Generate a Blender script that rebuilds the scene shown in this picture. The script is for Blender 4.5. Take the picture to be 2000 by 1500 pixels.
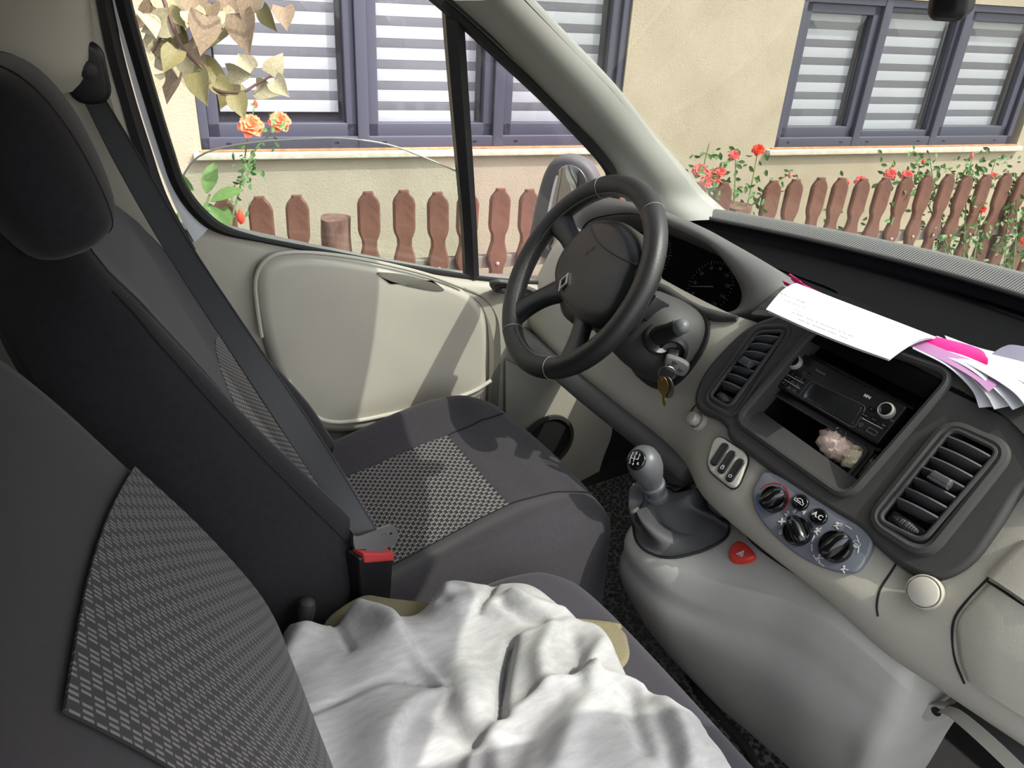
import bpy, bmesh, math, random
import numpy as np
from mathutils import Matrix, Vector
from mathutils.bvhtree import BVHTree
for _o in list(bpy.data.objects): bpy.data.objects.remove(_o)
SC = bpy.context.scene; COL = SC.collection
random.seed(7)
# ---------------------------------------------------------------- camera
CAM = np.array([0.6140, -0.2680, 1.2053])
RW = np.array([[0.48786, 0.42993, -0.75970], [0.87222, -0.20536, 0.44390], [0.03484, -0.87919, -0.47518]])
RW = np.linalg.qr(RW.T)[0].T * np.sign(np.diag(np.linalg.qr(RW.T)[1]))[:, None]
FPX = 1500.0
cd = bpy.data.cameras.new('camera'); cd.sensor_fit = 'HORIZONTAL'; cd.sensor_width = 36; cd.lens = FPX/2000*36; cd.clip_start = .02
co = bpy.data.objects.new('camera', cd); COL.objects.link(co); SC.camera = co
_m = Matrix.Identity(4)
for i in range(3):
    _m[i][0] = RW[i, 0]; _m[i][1] = -RW[i, 1]; _m[i][2] = -RW[i, 2]; _m[i][3] = CAM[i]
co.matrix_world = _m
# ---------------------------------------------------------------- sky, sun, exposure
SUN = np.array([.64, .50, 1.0]); SUN /= np.linalg.norm(SUN)
wd = bpy.data.worlds.new('World'); SC.world = wd; wd.use_nodes = True
_t = wd.node_tree; _bg = _t.nodes['Background']; _sk = _t.nodes.new('ShaderNodeTexSky'); _sk.sky_type = 'NISHITA'; _sk.sun_disc = False
_sk.sun_elevation = math.asin(SUN[2]); _sk.sun_rotation = math.atan2(SUN[0], SUN[1]); _sk.dust_density = 3.0
_hs = _t.nodes.new('ShaderNodeHueSaturation'); _hs.inputs['Saturation'].default_value = .35
_t.links.new(_sk.outputs[0], _hs.inputs['Color']); _t.links.new(_hs.outputs[0], _bg.inputs[0]); _bg.inputs[1].default_value = .42
sl = bpy.data.lights.new('sun', 'SUN'); sl.energy = 3.7; sl.angle = .009; sl.color = (1, .96, .89)
so = bpy.data.objects.new('sun', sl); COL.objects.link(so); so.rotation_euler = Vector(SUN).to_track_quat('Z', 'Y').to_euler(); so.location = (3, 2, 5)
SC.view_settings.view_transform = 'Standard'; SC.view_settings.look = 'None'; SC.view_settings.gamma = 1; SC.view_settings.use_curve_mapping = False
SC.view_settings.exposure = 0.42
# ---------------------------------------------------------------- pixel -> point on a known surface
V3 = lambda *a: np.array(a, float)
def ray(px, py): return RW @ V3((px-1000)/FPX, (py-750)/FPX, 1)
def P(px, py, X=None, Y=None, Z=None, d=None, pl=None):
    r = ray(px, py)
    if X is not None: t = (X-CAM[0])/r[0]
    elif Y is not None: t = (Y-CAM[1])/r[1]
    elif Z is not None: t = (Z-CAM[2])/r[2]
    elif pl is not None: t = ((np.array(pl[0])-CAM) @ np.array(pl[1]))/(r @ np.array(pl[1]))
    else: t = d
    return CAM + r*t
def XS(z): return -.80 + .22*max(0., z-.65)          # inner face of the van's left side
def PS(px, py, off=0.):
    x = -.78
    for _ in range(12): p = P(px, py, X=x+off); x = XS(p[2])
    return p
def bvh(*grids):                                      # ray-castable surface from point grids
    v = []; f = []
    for g in grids:
        g = np.array(g); R, Cn = g.shape[:2]; k = len(v); v += [tuple(p) for p in g.reshape(-1, 3)]
        f += [(k+i*Cn+j, k+i*Cn+j+1, k+(i+1)*Cn+j+1, k+(i+1)*Cn+j) for i in range(R-1) for j in range(Cn-1)]
    return BVHTree.FromPolygons(v, f)
def hit(tree, px, py, lift=0., alt=None):
    r = nrm(ray(px, py)); h = tree.ray_cast(Vector(CAM), Vector(r))
    if h[0] is None: return alt
    return np.array(h[0])-r*lift
def nrm(v): v = np.array(v, float); return v/np.linalg.norm(v)
class Fr:                                            # a local frame: origin, u, v, n
    def __init__(s, o, u, v): s.o = np.array(o, float); s.u = nrm(u); s.n = nrm(np.cross(s.u, v)); s.v = np.cross(s.n, s.u)
    def w(s, a, b, c=0.): return s.o + s.u*a + s.v*b + s.n*c
    def uv(s, px, py, off=0.):
        p = P(px, py, pl=(s.o+s.n*off, s.n)) - s.o
        return (float(p @ s.u), float(p @ s.v))
    def mat(s, a=0, b=0, c=0):
        m = Matrix.Identity(4); o = s.w(a, b, c)
        for i in range(3): m[i][0] = s.u[i]; m[i][1] = s.v[i]; m[i][2] = s.n[i]; m[i][3] = o[i]
        return m
    def at(s, a, b, c=0, rot=0):
        f = Fr(s.w(a, b, c), s.u, s.v); cu, su = math.cos(rot), math.sin(rot)
        return Fr(f.o, f.u*cu+f.v*su, f.v*cu-f.u*su)
WORLD = Fr((0, 0, 0), (1, 0, 0), (0, 1, 0))
# ---------------------------------------------------------------- splines
def cr(pts, n, closed=False):
    pts = np.array(pts, float); m = len(pts)
    ts = np.linspace(0, m if closed else m-1, n, endpoint=not closed)
    out = []
    for t in ts:
        i = int(math.floor(t)); 
        if not closed: i = min(i, m-2)
        f = t-i
        g = (lambda k: pts[k % m]) if closed else (lambda k: pts[k] if 0 <= k < m else (2*pts[0]-pts[1] if k < 0 else 2*pts[-1]-pts[-2]))
        a, b, c, d = g(i-1), g(i), g(i+1), g(i+2)
        out.append(.5*((2*b)+(-a+c)*f+(2*a-5*b+4*c-d)*f*f+(-a+3*b-3*c+d)*f**3))
    return np.array(out)
def lin(pts, n, closed=False):
    pts = np.array(pts, float)
    if closed: pts = np.vstack([pts, pts[:1]])
    L = np.r_[0, np.cumsum(np.linalg.norm(np.diff(pts, axis=0), axis=1))]
    s = np.linspace(0, L[-1], n, endpoint=not closed)
    return np.array([[np.interp(x, L, pts[:, k]) for k in range(pts.shape[1])] for x in s])
def crgrid(ctrl, nr, nc, cc=False):
    a = [cr(r, nc, cc) for r in ctrl]
    a = np.array(a); return np.stack([cr(a[:, j], nr) for j in range(a.shape[1])], axis=1)
def rrect(w, h, r, n=5):                             # rounded rectangle outline, counter-clockwise
    r = min(r, w/2*.999, h/2*.999); o = []
    for cx, cy, a0 in ((w/2-r, h/2-r, 0), (-w/2+r, h/2-r, 90), (-w/2+r, -h/2+r, 180), (w/2-r, -h/2+r, 270)):
        for k in range(n+1):
            a = math.radians(a0+90*k/n); o.append((cx+r*math.cos(a), cy+r*math.sin(a)))
    return o
def circ(r, n=32, ry=None): return [(r*math.cos(2*math.pi*k/n), (ry or r)*math.sin(2*math.pi*k/n)) for k in range(n)]
def ccw(o):
    a = sum(o[i][0]*o[(i+1) % len(o)][1]-o[(i+1) % len(o)][0]*o[i][1] for i in range(len(o)))
    return list(o) if a > 0 else list(o)[::-1]
# ---------------------------------------------------------------- mesh building
WL = {}
def wloc(p): return WL[p.name] if p is not None else V3(0, 0, 0)
def adopt(o, parent, loc):
    o.location = loc; WL[o.name] = np.array(loc, float)
    if parent is not None:
        o.parent = parent; o.matrix_parent_inverse = Matrix.Translation(-Vector(WL[parent.name]))
def tag(o, label=None, cat=None, group=None, kind=None):
    for k, v in (('label', label), ('category', cat), ('group', group), ('kind', kind)):
        if v: o[k] = v
    return o
def thing(name, label, cat, loc, group=None, kind=None):
    o = bpy.data.objects.new(name, None); o.empty_display_size = .05; COL.objects.link(o); adopt(o, None, loc)
    return tag(o, label, cat, group, kind)
class MB:
    def __init__(s): s.v = []; s.f = []; s.uv = None
    def add(s, v, f):
        k = len(s.v); s.v += [tuple(map(float, p)) for p in v]; s.f += [tuple(i+k for i in q) for q in f]; return s
    def grid(s, g, cu=False, cv=False, flip=False):
        g = np.array(g); R, Cn = g.shape[:2]; k = len(s.v); s.v += [tuple(p) for p in g.reshape(-1, 3)]
        for i in range(R if cv else R-1):
            for j in range(Cn if cu else Cn-1):
                q = (k+i*Cn+j, k+i*Cn+(j+1) % Cn, k+((i+1) % R)*Cn+(j+1) % Cn, k+((i+1) % R)*Cn+j)
                s.f.append(q[::-1] if flip else q)
        return s
    def slab(s, g, th, cu=False, direction=None):      # a sheet with thickness
        g = np.array(g, float); R, Cn = g.shape[:2]
        if direction is None:
            du = np.roll(g, -1, 1)-np.roll(g, 1, 1) if cu else np.gradient(g, axis=1); dv = np.gradient(g, axis=0)
            n = np.cross(du, dv); n /= np.linalg.norm(n, axis=2, keepdims=True)+1e-12
        else: n = np.broadcast_to(np.array(direction, float), g.shape)
        b = g-n*th; k = len(s.v); N = R*Cn
        s.v += [tuple(p) for p in g.reshape(-1, 3)]+[tuple(p) for p in b.reshape(-1, 3)]
        for i in range(R-1):
            for j in range(Cn if cu else Cn-1):
                j2 = (j+1) % Cn; q = (k+i*Cn+j, k+i*Cn+j2, k+(i+1)*Cn+j2, k+(i+1)*Cn+j)
                s.f.append(q); s.f.append(tuple(x+N for x in q[::-1]))
        for j in range(Cn if cu else Cn-1):
            j2 = (j+1) % Cn
            for i, fl in ((0, 1), (R-1, 0)):
                q = (k+i*Cn+j, k+i*Cn+j2, k+i*Cn+j2+N, k+i*Cn+j+N); s.f.append(q[::-1] if not fl else q[::1])
        if not cu:
            for i in range(R-1):
                for j, fl in ((0, 0), (Cn-1, 1)):
                    q = (k+i*Cn+j, k+(i+1)*Cn+j, k+(i+1)*Cn+j+N, k+i*Cn+j+N); s.f.append(q if fl else q[::-1])
        return s
    def loft(s, rings, cap=True):
        s.grid(rings, cu=True); n = len(rings[0]); k = len(s.v)-n*len(rings)
        if cap: s.f.append(tuple(range(k, k+n))[::-1]); s.f.append(tuple(range(len(s.v)-n, len(s.v))))
        return s
    def tube(s, pts, r, n=8, closed=False, cap=True, flat=1., up=None):
        pts = np.array(pts, float); m = len(pts); rr = np.broadcast_to(np.array(r, float), (m,))
        t = (np.roll(pts, -1, 0)-np.roll(pts, 1, 0)) if closed else np.gradient(pts, axis=0)
        t /= np.linalg.norm(t, axis=1, keepdims=True)+1e-12
        if up is None: up = V3(0, 0, 1) if abs(t[0][2]) < .9 else V3(1, 0, 0)
        x = nrm(np.cross(up, t[0])); rings = []
        for i in range(m):
            x = nrm(x-t[i]*(x @ t[i])); y = np.cross(t[i], x)
            rings.append([pts[i]+rr[i]*(math.cos(a)*x*flat+math.sin(a)*y) for a in np.linspace(0, 2*math.pi, n, endpoint=False)])
        if closed: s.grid(rings, cu=True, cv=True)
        else: s.loft(rings, cap)
        return s
    def lathe(s, prof, fr, n=32, cap=True):           # prof: (radius, height) from bottom to top
        return s.loft([[fr.w(r*math.cos(a), r*math.sin(a), h) for a in np.linspace(0, 2*math.pi, n, endpoint=False)] for r, h in prof], cap)
    def pad(s, out, fr, R=.003, depth=.006, h=None, top=1, seg=4, base=0.):   # rounded plate standing on the frame's plane
        o = np.array(ccw(out)); lo, hi = o.min(0), o.max(0); c = (lo+hi)/2; hw = np.maximum((hi-lo)/2, 1e-6)
        hh = (lambda u, v: 0.) if h is None else h
        def ring(ins, z):
            f = np.maximum(1-ins/hw, 0); q = c+(o-c)*f
            return [fr.w(a, b, base+depth+hh(a, b)-z) for a, b in q]
        rings = [[fr.w(a, b, base) for a, b in o]]
        for k in range(seg+1):
            a = math.pi/2*k/seg; rings.append(ring(R*(1-math.cos(a)), R*(1-math.sin(a))))
        w = hw.min()-R
        for k in range(1, top+1): rings.append(ring(R+w*k/(top+.15), 0))
        return s.loft(rings)
    def box(s, fr, su, sv, sn, R=.002, c=(0, 0, 0)):
        return s.pad(rrect(su, sv, max(R, 1e-4), 3), fr.at(c[0], c[1], c[2]-sn/2), R=R, depth=sn)
    def plate(s, outer, holes, fr, th, base=0.):     # flat plate with holes
        bm = bmesh.new(); loops = []
        for o in [ccw(outer)]+[ccw(h)[::-1] for h in holes]:
            vs = [bm.verts.new((a, b, 0)) for a, b in o]; loops.append(vs)
            for i in range(len(vs)): bm.edges.new((vs[i], vs[(i+1) % len(vs)]))
        bmesh.ops.triangle_fill(bm, use_beauty=True, use_dissolve=False, edges=bm.edges[:], normal=(0, 0, 1))
        bm.verts.index_update(); n = len(bm.verts); vv = [v.co.copy() for v in bm.verts]
        tri = [[v.index for v in f.verts] for f in bm.faces]
        fs = []
        for q in tri:
            a, b, c = (vv[i] for i in q)
            if (b-a).cross(c-a).z < 0: q = q[::-1]
            fs.append(tuple(q)); fs.append(tuple(i+n for i in q[::-1]))
        for vs in loops:
            for i in range(len(vs)):
                a, b = vs[i].index, vs[(i+1) % len(vs)].index; fs.append((a+n, b+n, b, a))
        bm.free()
        return s.add([fr.w(p.x, p.y, base+th) for p in vv]+[fr.w(p.x, p.y, base) for p in vv], fs)
    def build(s, name, m, parent=None, smooth=True, ang=40, uv=None, loc=None):
        v = np.array(s.v); lo, hi = v.min(0), v.max(0); c = (lo+hi)/2 if loc is None else np.array(loc, float)
        me = bpy.data.meshes.new(name); me.from_pydata([tuple(p) for p in v-c], [], s.f); me.update()
        if uv is not None:
            ul = me.uv_layers.new(name='UVMap'); idx = np.zeros(len(me.loops), int); me.loops.foreach_get('vertex_index', idx)
            ul.data.foreach_set('uv', np.array(uv, float)[idx].reshape(-1))
        if smooth:
            me.shade_smooth()
            if ang: me.set_sharp_from_angle(angle=math.radians(ang))
        me.materials.append(m if not isinstance(m, str) else M[m])
        o = bpy.data.objects.new(name, me); COL.objects.link(o); adopt(o, parent, c); return o
def struct(o): o['kind'] = 'structure'; return o
def text(name, body, size, fr, m, parent, extrude=.0002, align='CENTER', bold=0.0):
    cu = bpy.data.curves.new(name, 'FONT'); cu.body = body; cu.size = size; cu.align_x = align; cu.align_y = 'CENTER'; cu.extrude = extrude; cu.resolution_u = 3; cu.offset = bold
    t = bpy.data.objects.new('t', cu); COL.objects.link(t); bpy.context.view_layer.update()
    me = bpy.data.meshes.new_from_object(t.evaluated_get(bpy.context.evaluated_depsgraph_get())); bpy.data.objects.remove(t)
    mb = MB(); mb.add([fr.w(v.co.x, v.co.y, v.co.z) for v in me.vertices], [tuple(p.vertices) for p in me.polygons])
    return mb.build(name, m, parent, smooth=False)
# ---------------------------------------------------------------- materials
M = {}
def lc(c): return tuple(((x/255)/12.92 if x/255 <= .04045 else ((x/255+.055)/1.055)**2.4) for x in c)+(1,)
def N(t, kind, **k):
    n = t.nodes.new('ShaderNode'+kind)
    for a, b in k.items(): setattr(n, a, b)
    return n
def mth(t, op, a, b=None, c=None):
    n = N(t, 'Math', operation=op)
    for i, x in enumerate((a, b, c)):
        if x is None: continue
        if isinstance(x, (int, float)): n.inputs[i].default_value = x
        else: t.links.new(x, n.inputs[i])
    return n.outputs[0]
def ramp(t, fac, stops):
    r = N(t, 'ValToRGB'); e = r.color_ramp.elements
    while len(e) < len(stops): e.new(.5)
    for q, (p, c) in zip(e, stops): q.position = p; q.color = c if len(c) == 4 else lc(c)
    t.links.new(fac, r.inputs[0]); return r.outputs[0]
def noise(t, vec, scale, detail=3, rough=.5, dist=0):
    n = N(t, 'TexNoise'); n.inputs['Scale'].default_value = scale; n.inputs['Detail'].default_value = detail
    n.inputs['Roughness'].default_value = rough; n.inputs['Distortion'].default_value = dist; t.links.new(vec, n.inputs['Vector']); return n.outputs['Fac']
def mat(name, col, rough=.5, metal=0., col2=None, cs=40, bump=None, spec=.5, coat=0, sheen=0, stretch=None):
    m = bpy.data.materials.new(name); m.use_nodes = True; t = m.node_tree; b = t.nodes['Principled BSDF']; M[name] = m
    b.inputs['Base Color'].default_value = lc(col); b.inputs['Roughness'].default_value = rough; b.inputs['Metallic'].default_value = metal
    b.inputs['Specular IOR Level'].default_value = spec; b.inputs['Coat Weight'].default_value = coat; b.inputs['Sheen Weight'].default_value = sheen
    tc = N(t, 'TexCoord').outputs['Object']
    if stretch:
        mp = N(t, 'Mapping'); mp.inputs['Scale'].default_value = stretch; t.links.new(tc, mp.inputs[0]); tc = mp.outputs[0]
    if col2: t.links.new(ramp(t, noise(t, tc, cs, 5, .6), [(.3, col), (.7, col2)]), b.inputs['Base Color'])
    if bump:
        kind, sc, st, ds = bump; bn = N(t, 'Bump'); bn.inputs['Strength'].default_value = st; bn.inputs['Distance'].default_value = ds
        if kind == 'noise': h = noise(t, tc, sc, 3, .6)
        elif kind == 'grain':                        # leather-like plastic grain
            vn = N(t, 'TexVoronoi'); vn.feature = 'SMOOTH_F1'; vn.inputs['Scale'].default_value = sc; h = vn.outputs['Distance']
            ns = N(t, 'TexNoise'); ns.inputs['Scale'].default_value = sc*.5; t.links.new(tc, ns.inputs['Vector'])
            mx = N(t, 'VectorMath', operation='MULTIPLY_ADD'); mx.inputs[1].default_value = (.02, .02, .02); t.links.new(ns.outputs['Color'], mx.inputs[0]); t.links.new(tc, mx.inputs[2]); t.links.new(mx.outputs[0], vn.inputs['Vector'])
        elif kind == 'voro':
            vn = N(t, 'TexVoronoi'); vn.feature = 'DISTANCE_TO_EDGE'; vn.inputs['Scale'].default_value = sc; t.links.new(tc, vn.inputs['Vector']); h = mth(t, 'MINIMUM', vn.outputs['Distance'], .15)
        elif kind == 'wave':
            wv = N(t, 'TexWave'); wv.inputs['Scale'].default_value = sc; t.links.new(tc, wv.inputs['Vector']); h = wv.outputs['Fac']
        t.links.new(h, bn.inputs['Height']); t.links.new(bn.outputs[0], b.inputs['Normal'])
    return m
def glass(name, tint, refl=.06, haze=0.0, hazecol=(255, 255, 255)):
    m = bpy.data.materials.new(name); m.use_nodes = True; t = m.node_tree; M[name] = m
    for n in list(t.nodes):
        if n.type != 'OUTPUT_MATERIAL': t.nodes.remove(n)
    out = t.nodes[0]; tr = N(t, 'BsdfTransparent'); tr.inputs[0].default_value = lc(tint); gl = N(t, 'BsdfGlossy'); gl.inputs['Roughness'].default_value = .01
    lw = N(t, 'LayerWeight'); lw.inputs[0].default_value = .5; mx = N(t, 'MixShader'); fz_ = mth(t, 'MULTIPLY_ADD', mth(t, 'POWER', lw.outputs['Facing'], 5.0), .9, refl)
    t.links.new(fz_, mx.inputs[0]); t.links.new(tr.outputs[0], mx.inputs[1]); t.links.new(gl.outputs[0], mx.inputs[2])
    if haze:
        df = N(t, 'BsdfDiffuse'); df.inputs[0].default_value = lc(hazecol); m2 = N(t, 'MixShader')
        tc = N(t, 'TexCoord').outputs['Object']
        t.links.new(mth(t, 'MULTIPLY', noise(t, tc, 9, 6, .7), haze*2), m2.inputs[0]); t.links.new(mx.outputs[0], m2.inputs[1]); t.links.new(df.outputs[0], m2.inputs[2]); t.links.new(m2.outputs[0], out.inputs[0])
    else: t.links.new(mx.outputs[0], out.inputs[0])
    return m
def weave(name, dark, light, a, b, lines, rough=.9):  # brick-laid blocks of fine light threads on a dark cloth, in metres of UV
    m = bpy.data.materials.new(name); m.use_nodes = True; t = m.node_tree; bs = t.nodes['Principled BSDF']; M[name] = m
    uv = N(t, 'UVMap').outputs[0]; sp = N(t, 'SeparateXYZ'); t.links.new(uv, sp.inputs[0]); u, v = sp.outputs[0], sp.outputs[1]
    row = mth(t, 'FLOOR', mth(t, 'DIVIDE', v, b)); sh = mth(t, 'MULTIPLY', mth(t, 'MODULO', mth(t, 'ADD', row, 1000), 2), .5)
    cu = mth(t, 'FRACT', mth(t, 'ADD', mth(t, 'ADD', mth(t, 'DIVIDE', u, a), sh), 1000)); inb = mth(t, 'LESS_THAN', cu, .62)
    fv = mth(t, 'FRACT', mth(t, 'ADD', mth(t, 'DIVIDE', v, b), 1000)); th = mth(t, 'LESS_THAN', mth(t, 'FRACT', mth(t, 'MULTIPLY', cu, lines)), .5)
    edge = mth(t, 'MULTIPLY', mth(t, 'GREATER_THAN', fv, .12), mth(t, 'LESS_THAN', fv, .9))
    f = mth(t, 'MULTIPLY', mth(t, 'MULTIPLY', inb, th), edge)
    t.links.new(ramp(t, f, [(0, dark), (1, light)]), bs.inputs['Base Color']); bs.inputs['Roughness'].default_value = rough; bs.inputs['Specular IOR Level'].default_value = .15
    bs.inputs['Sheen Weight'].default_value = .1
    bn = N(t, 'Bump'); bn.inputs['Strength'].default_value = .4; bn.inputs['Distance'].default_value = .0006; t.links.new(f, bn.inputs['Height']); t.links.new(bn.outputs[0], bs.inputs['Normal'])
    return m
mat('trim_beige', (180, 176, 164), .55, col2=(174, 170, 158), cs=6, bump=('grain', 420, .25, .0008))
mat('trim_smooth', (184, 180, 168), .42, col2=(178, 174, 163), cs=8, bump=('noise', 500, .08, .0003))
mat('pillar_grey', (150, 150, 144), .5, bump=('noise', 700, .1, .0003))
mat('trim_light', (200, 198, 186), .45)
mat('trim_shadow', (112, 110, 100), .6, bump=('grain', 300, .3, .001))  # darker trim grey; on the groove and grip scoop it paints their shade
mat('pillar_cloth', (150, 148, 138), .85, bump=('noise', 900, .15, .0004))
mat('console_grey', (182, 180, 174), .48, col2=(174, 172, 166), cs=10, bump=('grain', 520, .18, .0006))
mat('dash_dark', (60, 59, 58), .6, col2=(54, 53, 52), cs=14, bump=('grain', 600, .22, .0006))
mat('dash_mid', (94, 93, 92), .55, bump=('grain', 600, .18, .0005))
mat('dash_black', (13, 13, 15), .95, spec=.08, bump=('noise', 700, .2, .0005))
mat('climate_grey', (108, 112, 120), .5, bump=('noise', 600, .05, .0002))
mat('black_plastic', (22, 22, 24), .42, col2=(28, 28, 30), cs=60, bump=('noise', 700, .1, .0003))
mat('gloss_black', (10, 10, 12), .12, spec=.6, coat=.3)
mat('rubber', (18, 18, 19), .65)
mat('seal_grey', (52, 50, 52), .6)
mat('slat_grey', (72, 72, 74), .5)
mat('chrome', (205, 205, 210), .22, 1.)
mat('steel', (150, 150, 152), .35, 1.)
mat('brass', (176, 150, 92), .3, 1.)
mat('white_paint', (222, 225, 232), .25, coat=.4)
mat('white_print', (215, 215, 215), .6)
mat('grey_print', (120, 120, 124), .6)
mat('red_plastic', (205, 52, 42), .4)
mat('red_print', (180, 40, 46), .5); mat('blue_print', (40, 110, 165), .5)
mat('seat_black', (30, 28, 32), .95, col2=(36, 34, 38), cs=120, bump=('noise', 1400, .3, .0006), spec=.15, sheen=.12)
mat('seat_dark', (54, 51, 56), .95, col2=(60, 57, 61), cs=140, bump=('noise', 1400, .3, .0006), spec=.15, sheen=.15)
mat('seat_mid', (38, 36, 39), .95, col2=(42, 40, 43), cs=140, bump=('noise', 1400, .3, .0006), spec=.15, sheen=.1)
mat('seat_grey', (62, 60, 66), .95, bump=('noise', 1200, .3, .0006), spec=.15, sheen=.1)
mat('thread', (150, 146, 140), .8); mat('thread_dark', (16, 16, 18), .9)
mat('belt', (58, 60, 63), .6, bump=('wave', 260, .25, .0004), stretch=(1, 1, 1))
mat('leather', (26, 25, 26), .38, bump=('grain', 700, .5, .0008))
mat('leather_perf', (34, 33, 34), .42, bump=('voro', 300, .6, .0008))
mat('gaiter', (68, 68, 70), .5, bump=('grain', 500, .35, .0006))
mat('knob_grey', (88, 89, 93), .4, bump=('noise', 900, .06, .0002))
weave('weave_drv', (40, 38, 42), (165, 160, 156), .0135, .0066, 5)
weave('weave_pas', (36, 35, 38), (98, 95, 94), .019, .0088, 4)
# ================================================================ the van: floor, sides, roof, glass
glass('side_glass', (235, 240, 240), .05); glass('quarter_glass', (242, 240, 242), .05, .008); glass('shield_glass', (236, 238, 235), .05, .014)
def sheet(name, ctrl, nr, nc, m, parent=None, th=.004, uv=None, **k):
    mb = MB(); g = crgrid(ctrl, nr, nc); mb.slab(g, th); return mb.build(name, m, parent, **k)
# floor
mb = MB(); mb.box(WORLD, 1.62, 2.6, .03, .004, (0, -.05, -.016)); floor = struct(mb.build('floor', 'rubber')); tag(floor, 'black van cab floor under the rubber mat')
# firewall in front of the footwell
g = [[V3(x, y, z) for x in np.linspace(-.8, .8, 9)] for y, z in ((1.02, 0), (1.16, .12), (1.22, .4), (1.24, .66))]
mb = MB(); mb.slab(g, .02); fw = struct(mb.build('wall_front', 'rubber')); tag(fw, 'black firewall behind the footwell')
# roof lining; unseen header over the windscreen, bowed to place the sun's edge
prof = [(.615, 1.258), (.575, 1.280), (.40, 1.33), (.2, 1.40), (-.1, 1.425), (-.6, 1.43), (-1.3, 1.42)]
g = crgrid([[V3(x*(1-.05*(i == 0)), y-.40*(abs(x)/.66)**2*(1 if i < 2 else .7 if i == 2 else 0), z-.05*(abs(x)/.66)**4) for x in np.linspace(-.66, .66, 9)] for i, (y, z) in enumerate(prof)], 22, 25)
mb = MB(); mb.slab(g, .03); cl = struct(mb.build('ceiling', 'pillar_cloth')); tag(cl, 'grey roof lining above the cab')
# windscreen base line, symmetric about the van's middle
def ws_base(x): a = abs(x); return V3(x, 1.325-.40*a**1.75, .705+.012*(1-a))
def ws_top(x): a = abs(x)/.62; return V3(x, .592-.34*a*a, 1.296-.05*a**4)
xs = np.linspace(-1, 1, 25)
g = np.array([[ws_base(.80*x)*(1-t)+ws_top(.585*x)*t+V3(0, .05, .03)*math.sin(math.pi*t)*(1-x*x*.9) for x in xs] for t in np.linspace(0, 1, 12)])
mb = MB(); mb.slab(g, .004); ws = struct(mb.build('window_1', 'shield_glass')); tag(ws, 'slanted windscreen over the dashboard')
# black ceramic band round the windscreen's near edge
left_edge = [(1022, -10), (1110, 82), (1200, 176), (1276, 272), (1340, 345), (1385, 395), (1428, 434)]
def pillar_up(px, py):                               # point on the windscreen's left edge
    best = None
    for t in np.linspace(0, 1.1, 441):
        q = ws_base(-.80)*(1-t)+ws_top(-.585)*t; v = RW.T @ (q-CAM); d = abs(750+FPX*v[1]/v[2]-py)
        if best is None or d < best[0]: best = (d, q)
    return P(px, py, d=float((RW.T @ (best[1]-CAM))[2]))
mb = MB(); e = cr([pillar_up(*q) for q in left_edge], 26); mb.slab([e+V3(.006, -.004, -.004), e+V3(-.012, .006, 0)], .006); mb.build('seal', 'rubber', ws)
# ---- A-pillar trim
lower = [(880, -10), (990, 92), (1095, 200), (1165, 270), (1205, 320), (1232, 372), (1262, 425)]
rows = []
for (a, b), (c, d) in zip(lower, left_edge):
    p = PS(a, b, .015); q = pillar_up(c, d); mid = (p+q)/2; out = nrm(CAM-mid)
    rows.append([p-V3(.03, 0, 0), p, p*.72+q*.28+out*.022, mid+out*.032, p*.25+q*.75+out*.02, q-V3(.01, -.01, 0)])
g = crgrid(rows, 30, 22); mb = MB(); mb.slab(g, .01); ap = struct(mb.build('trim_1', 'pillar_grey')); tag(ap, 'pale grey trim of the slanted front pillar')
# mirror-image pillar on the passenger side
g2 = g.copy(); g2[..., 0] *= -1; mb = MB(); mb.slab(g2[:, ::-1], .01); o = struct(mb.build('trim_2', 'pillar_grey')); tag(o, 'grey front pillar trim on the passenger side')
# ================================================================ driver's door
door = thing('door_1', 'driver door with beige panel and lowered window', None, (-.8, .25, .05), kind='structure')
sill = [(400, 447), (440, 452), (520, 470), (640, 495), (770, 520), (930, 545), (1075, 553), (1180, 560)]
sill3 = [PS(*q, .004) for q in sill]
low = [(340, 560), (400, 545), (470, 560), (560, 590), (700, 640), (850, 690), (1000, 700), (1130, 700)]
# panel: sill, shoulder, then straight down to the floor
rows = [[p+V3(-.02, 0, .001) for p in sill3], [p+V3(.006, 0, .001) for p in sill3], [V3(min(p[0]+.026, -.766), p[1], p[2]-.012) for p in sill3], [V3(min(p[0]+.032, -.764), p[1], p[2]-.06) for p in sill3]]
rows += [[V3(-.775, p[1], p[2]*.6) for p in sill3], [V3(-.772, p[1], .16) for p in sill3], [V3(-.79, p[1], .04) for p in sill3]]
rows = [[r[0]+V3(0, -.10, .01)]+r[:-1]+[r[-1]+V3(0, -e*.45, 0), r[-1]+V3(0, .16-e, -.01)] for r, e in zip(rows, (0, 0, 0, .02, .10, .20, .25))]
DPG = crgrid(rows, 44, 60); mb = MB(); mb.slab(DPG, .03, direction=(1, 0, 0)); mb.build('door_panel', 'trim_beige', door)
# raised pocket panel
DX = -.744
fd = Fr((DX, .25, .5), (0, 1, 0), (0, 0, 1)); fd = Fr((DX, .25, .5), (0, -1, 0), (0, 0, 1)) if fd.n[0] < 0 else fd
pk = [(502, 545), (520, 512), (560, 500), (640, 503), (720, 517), (810, 537), (880, 558), (925, 582), (948, 615), (955, 660), (954, 720), (950, 770)]
pkl = [(905, 797), (800, 827), (700, 846), (640, 848), (600, 830), (565, 790), (535, 720), (512, 640)]
out = cr([fd.uv(*q) for q in pk+pkl], 72, True)
mb = MB(); mb.pad([tuple(q) for q in out], fd.at(0, 0, -.03), R=.022, depth=.032, seg=6, top=3); mb.build('pocket_panel', 'trim_smooth', door)
ln = cr([fd.at(0, 0, .001).uv(*q) for q in [(958, 742), (920, 765), (850, 788), (770, 806), (700, 820), (650, 823), (615, 812), (590, 790), (560, 740)]], 50)
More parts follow.
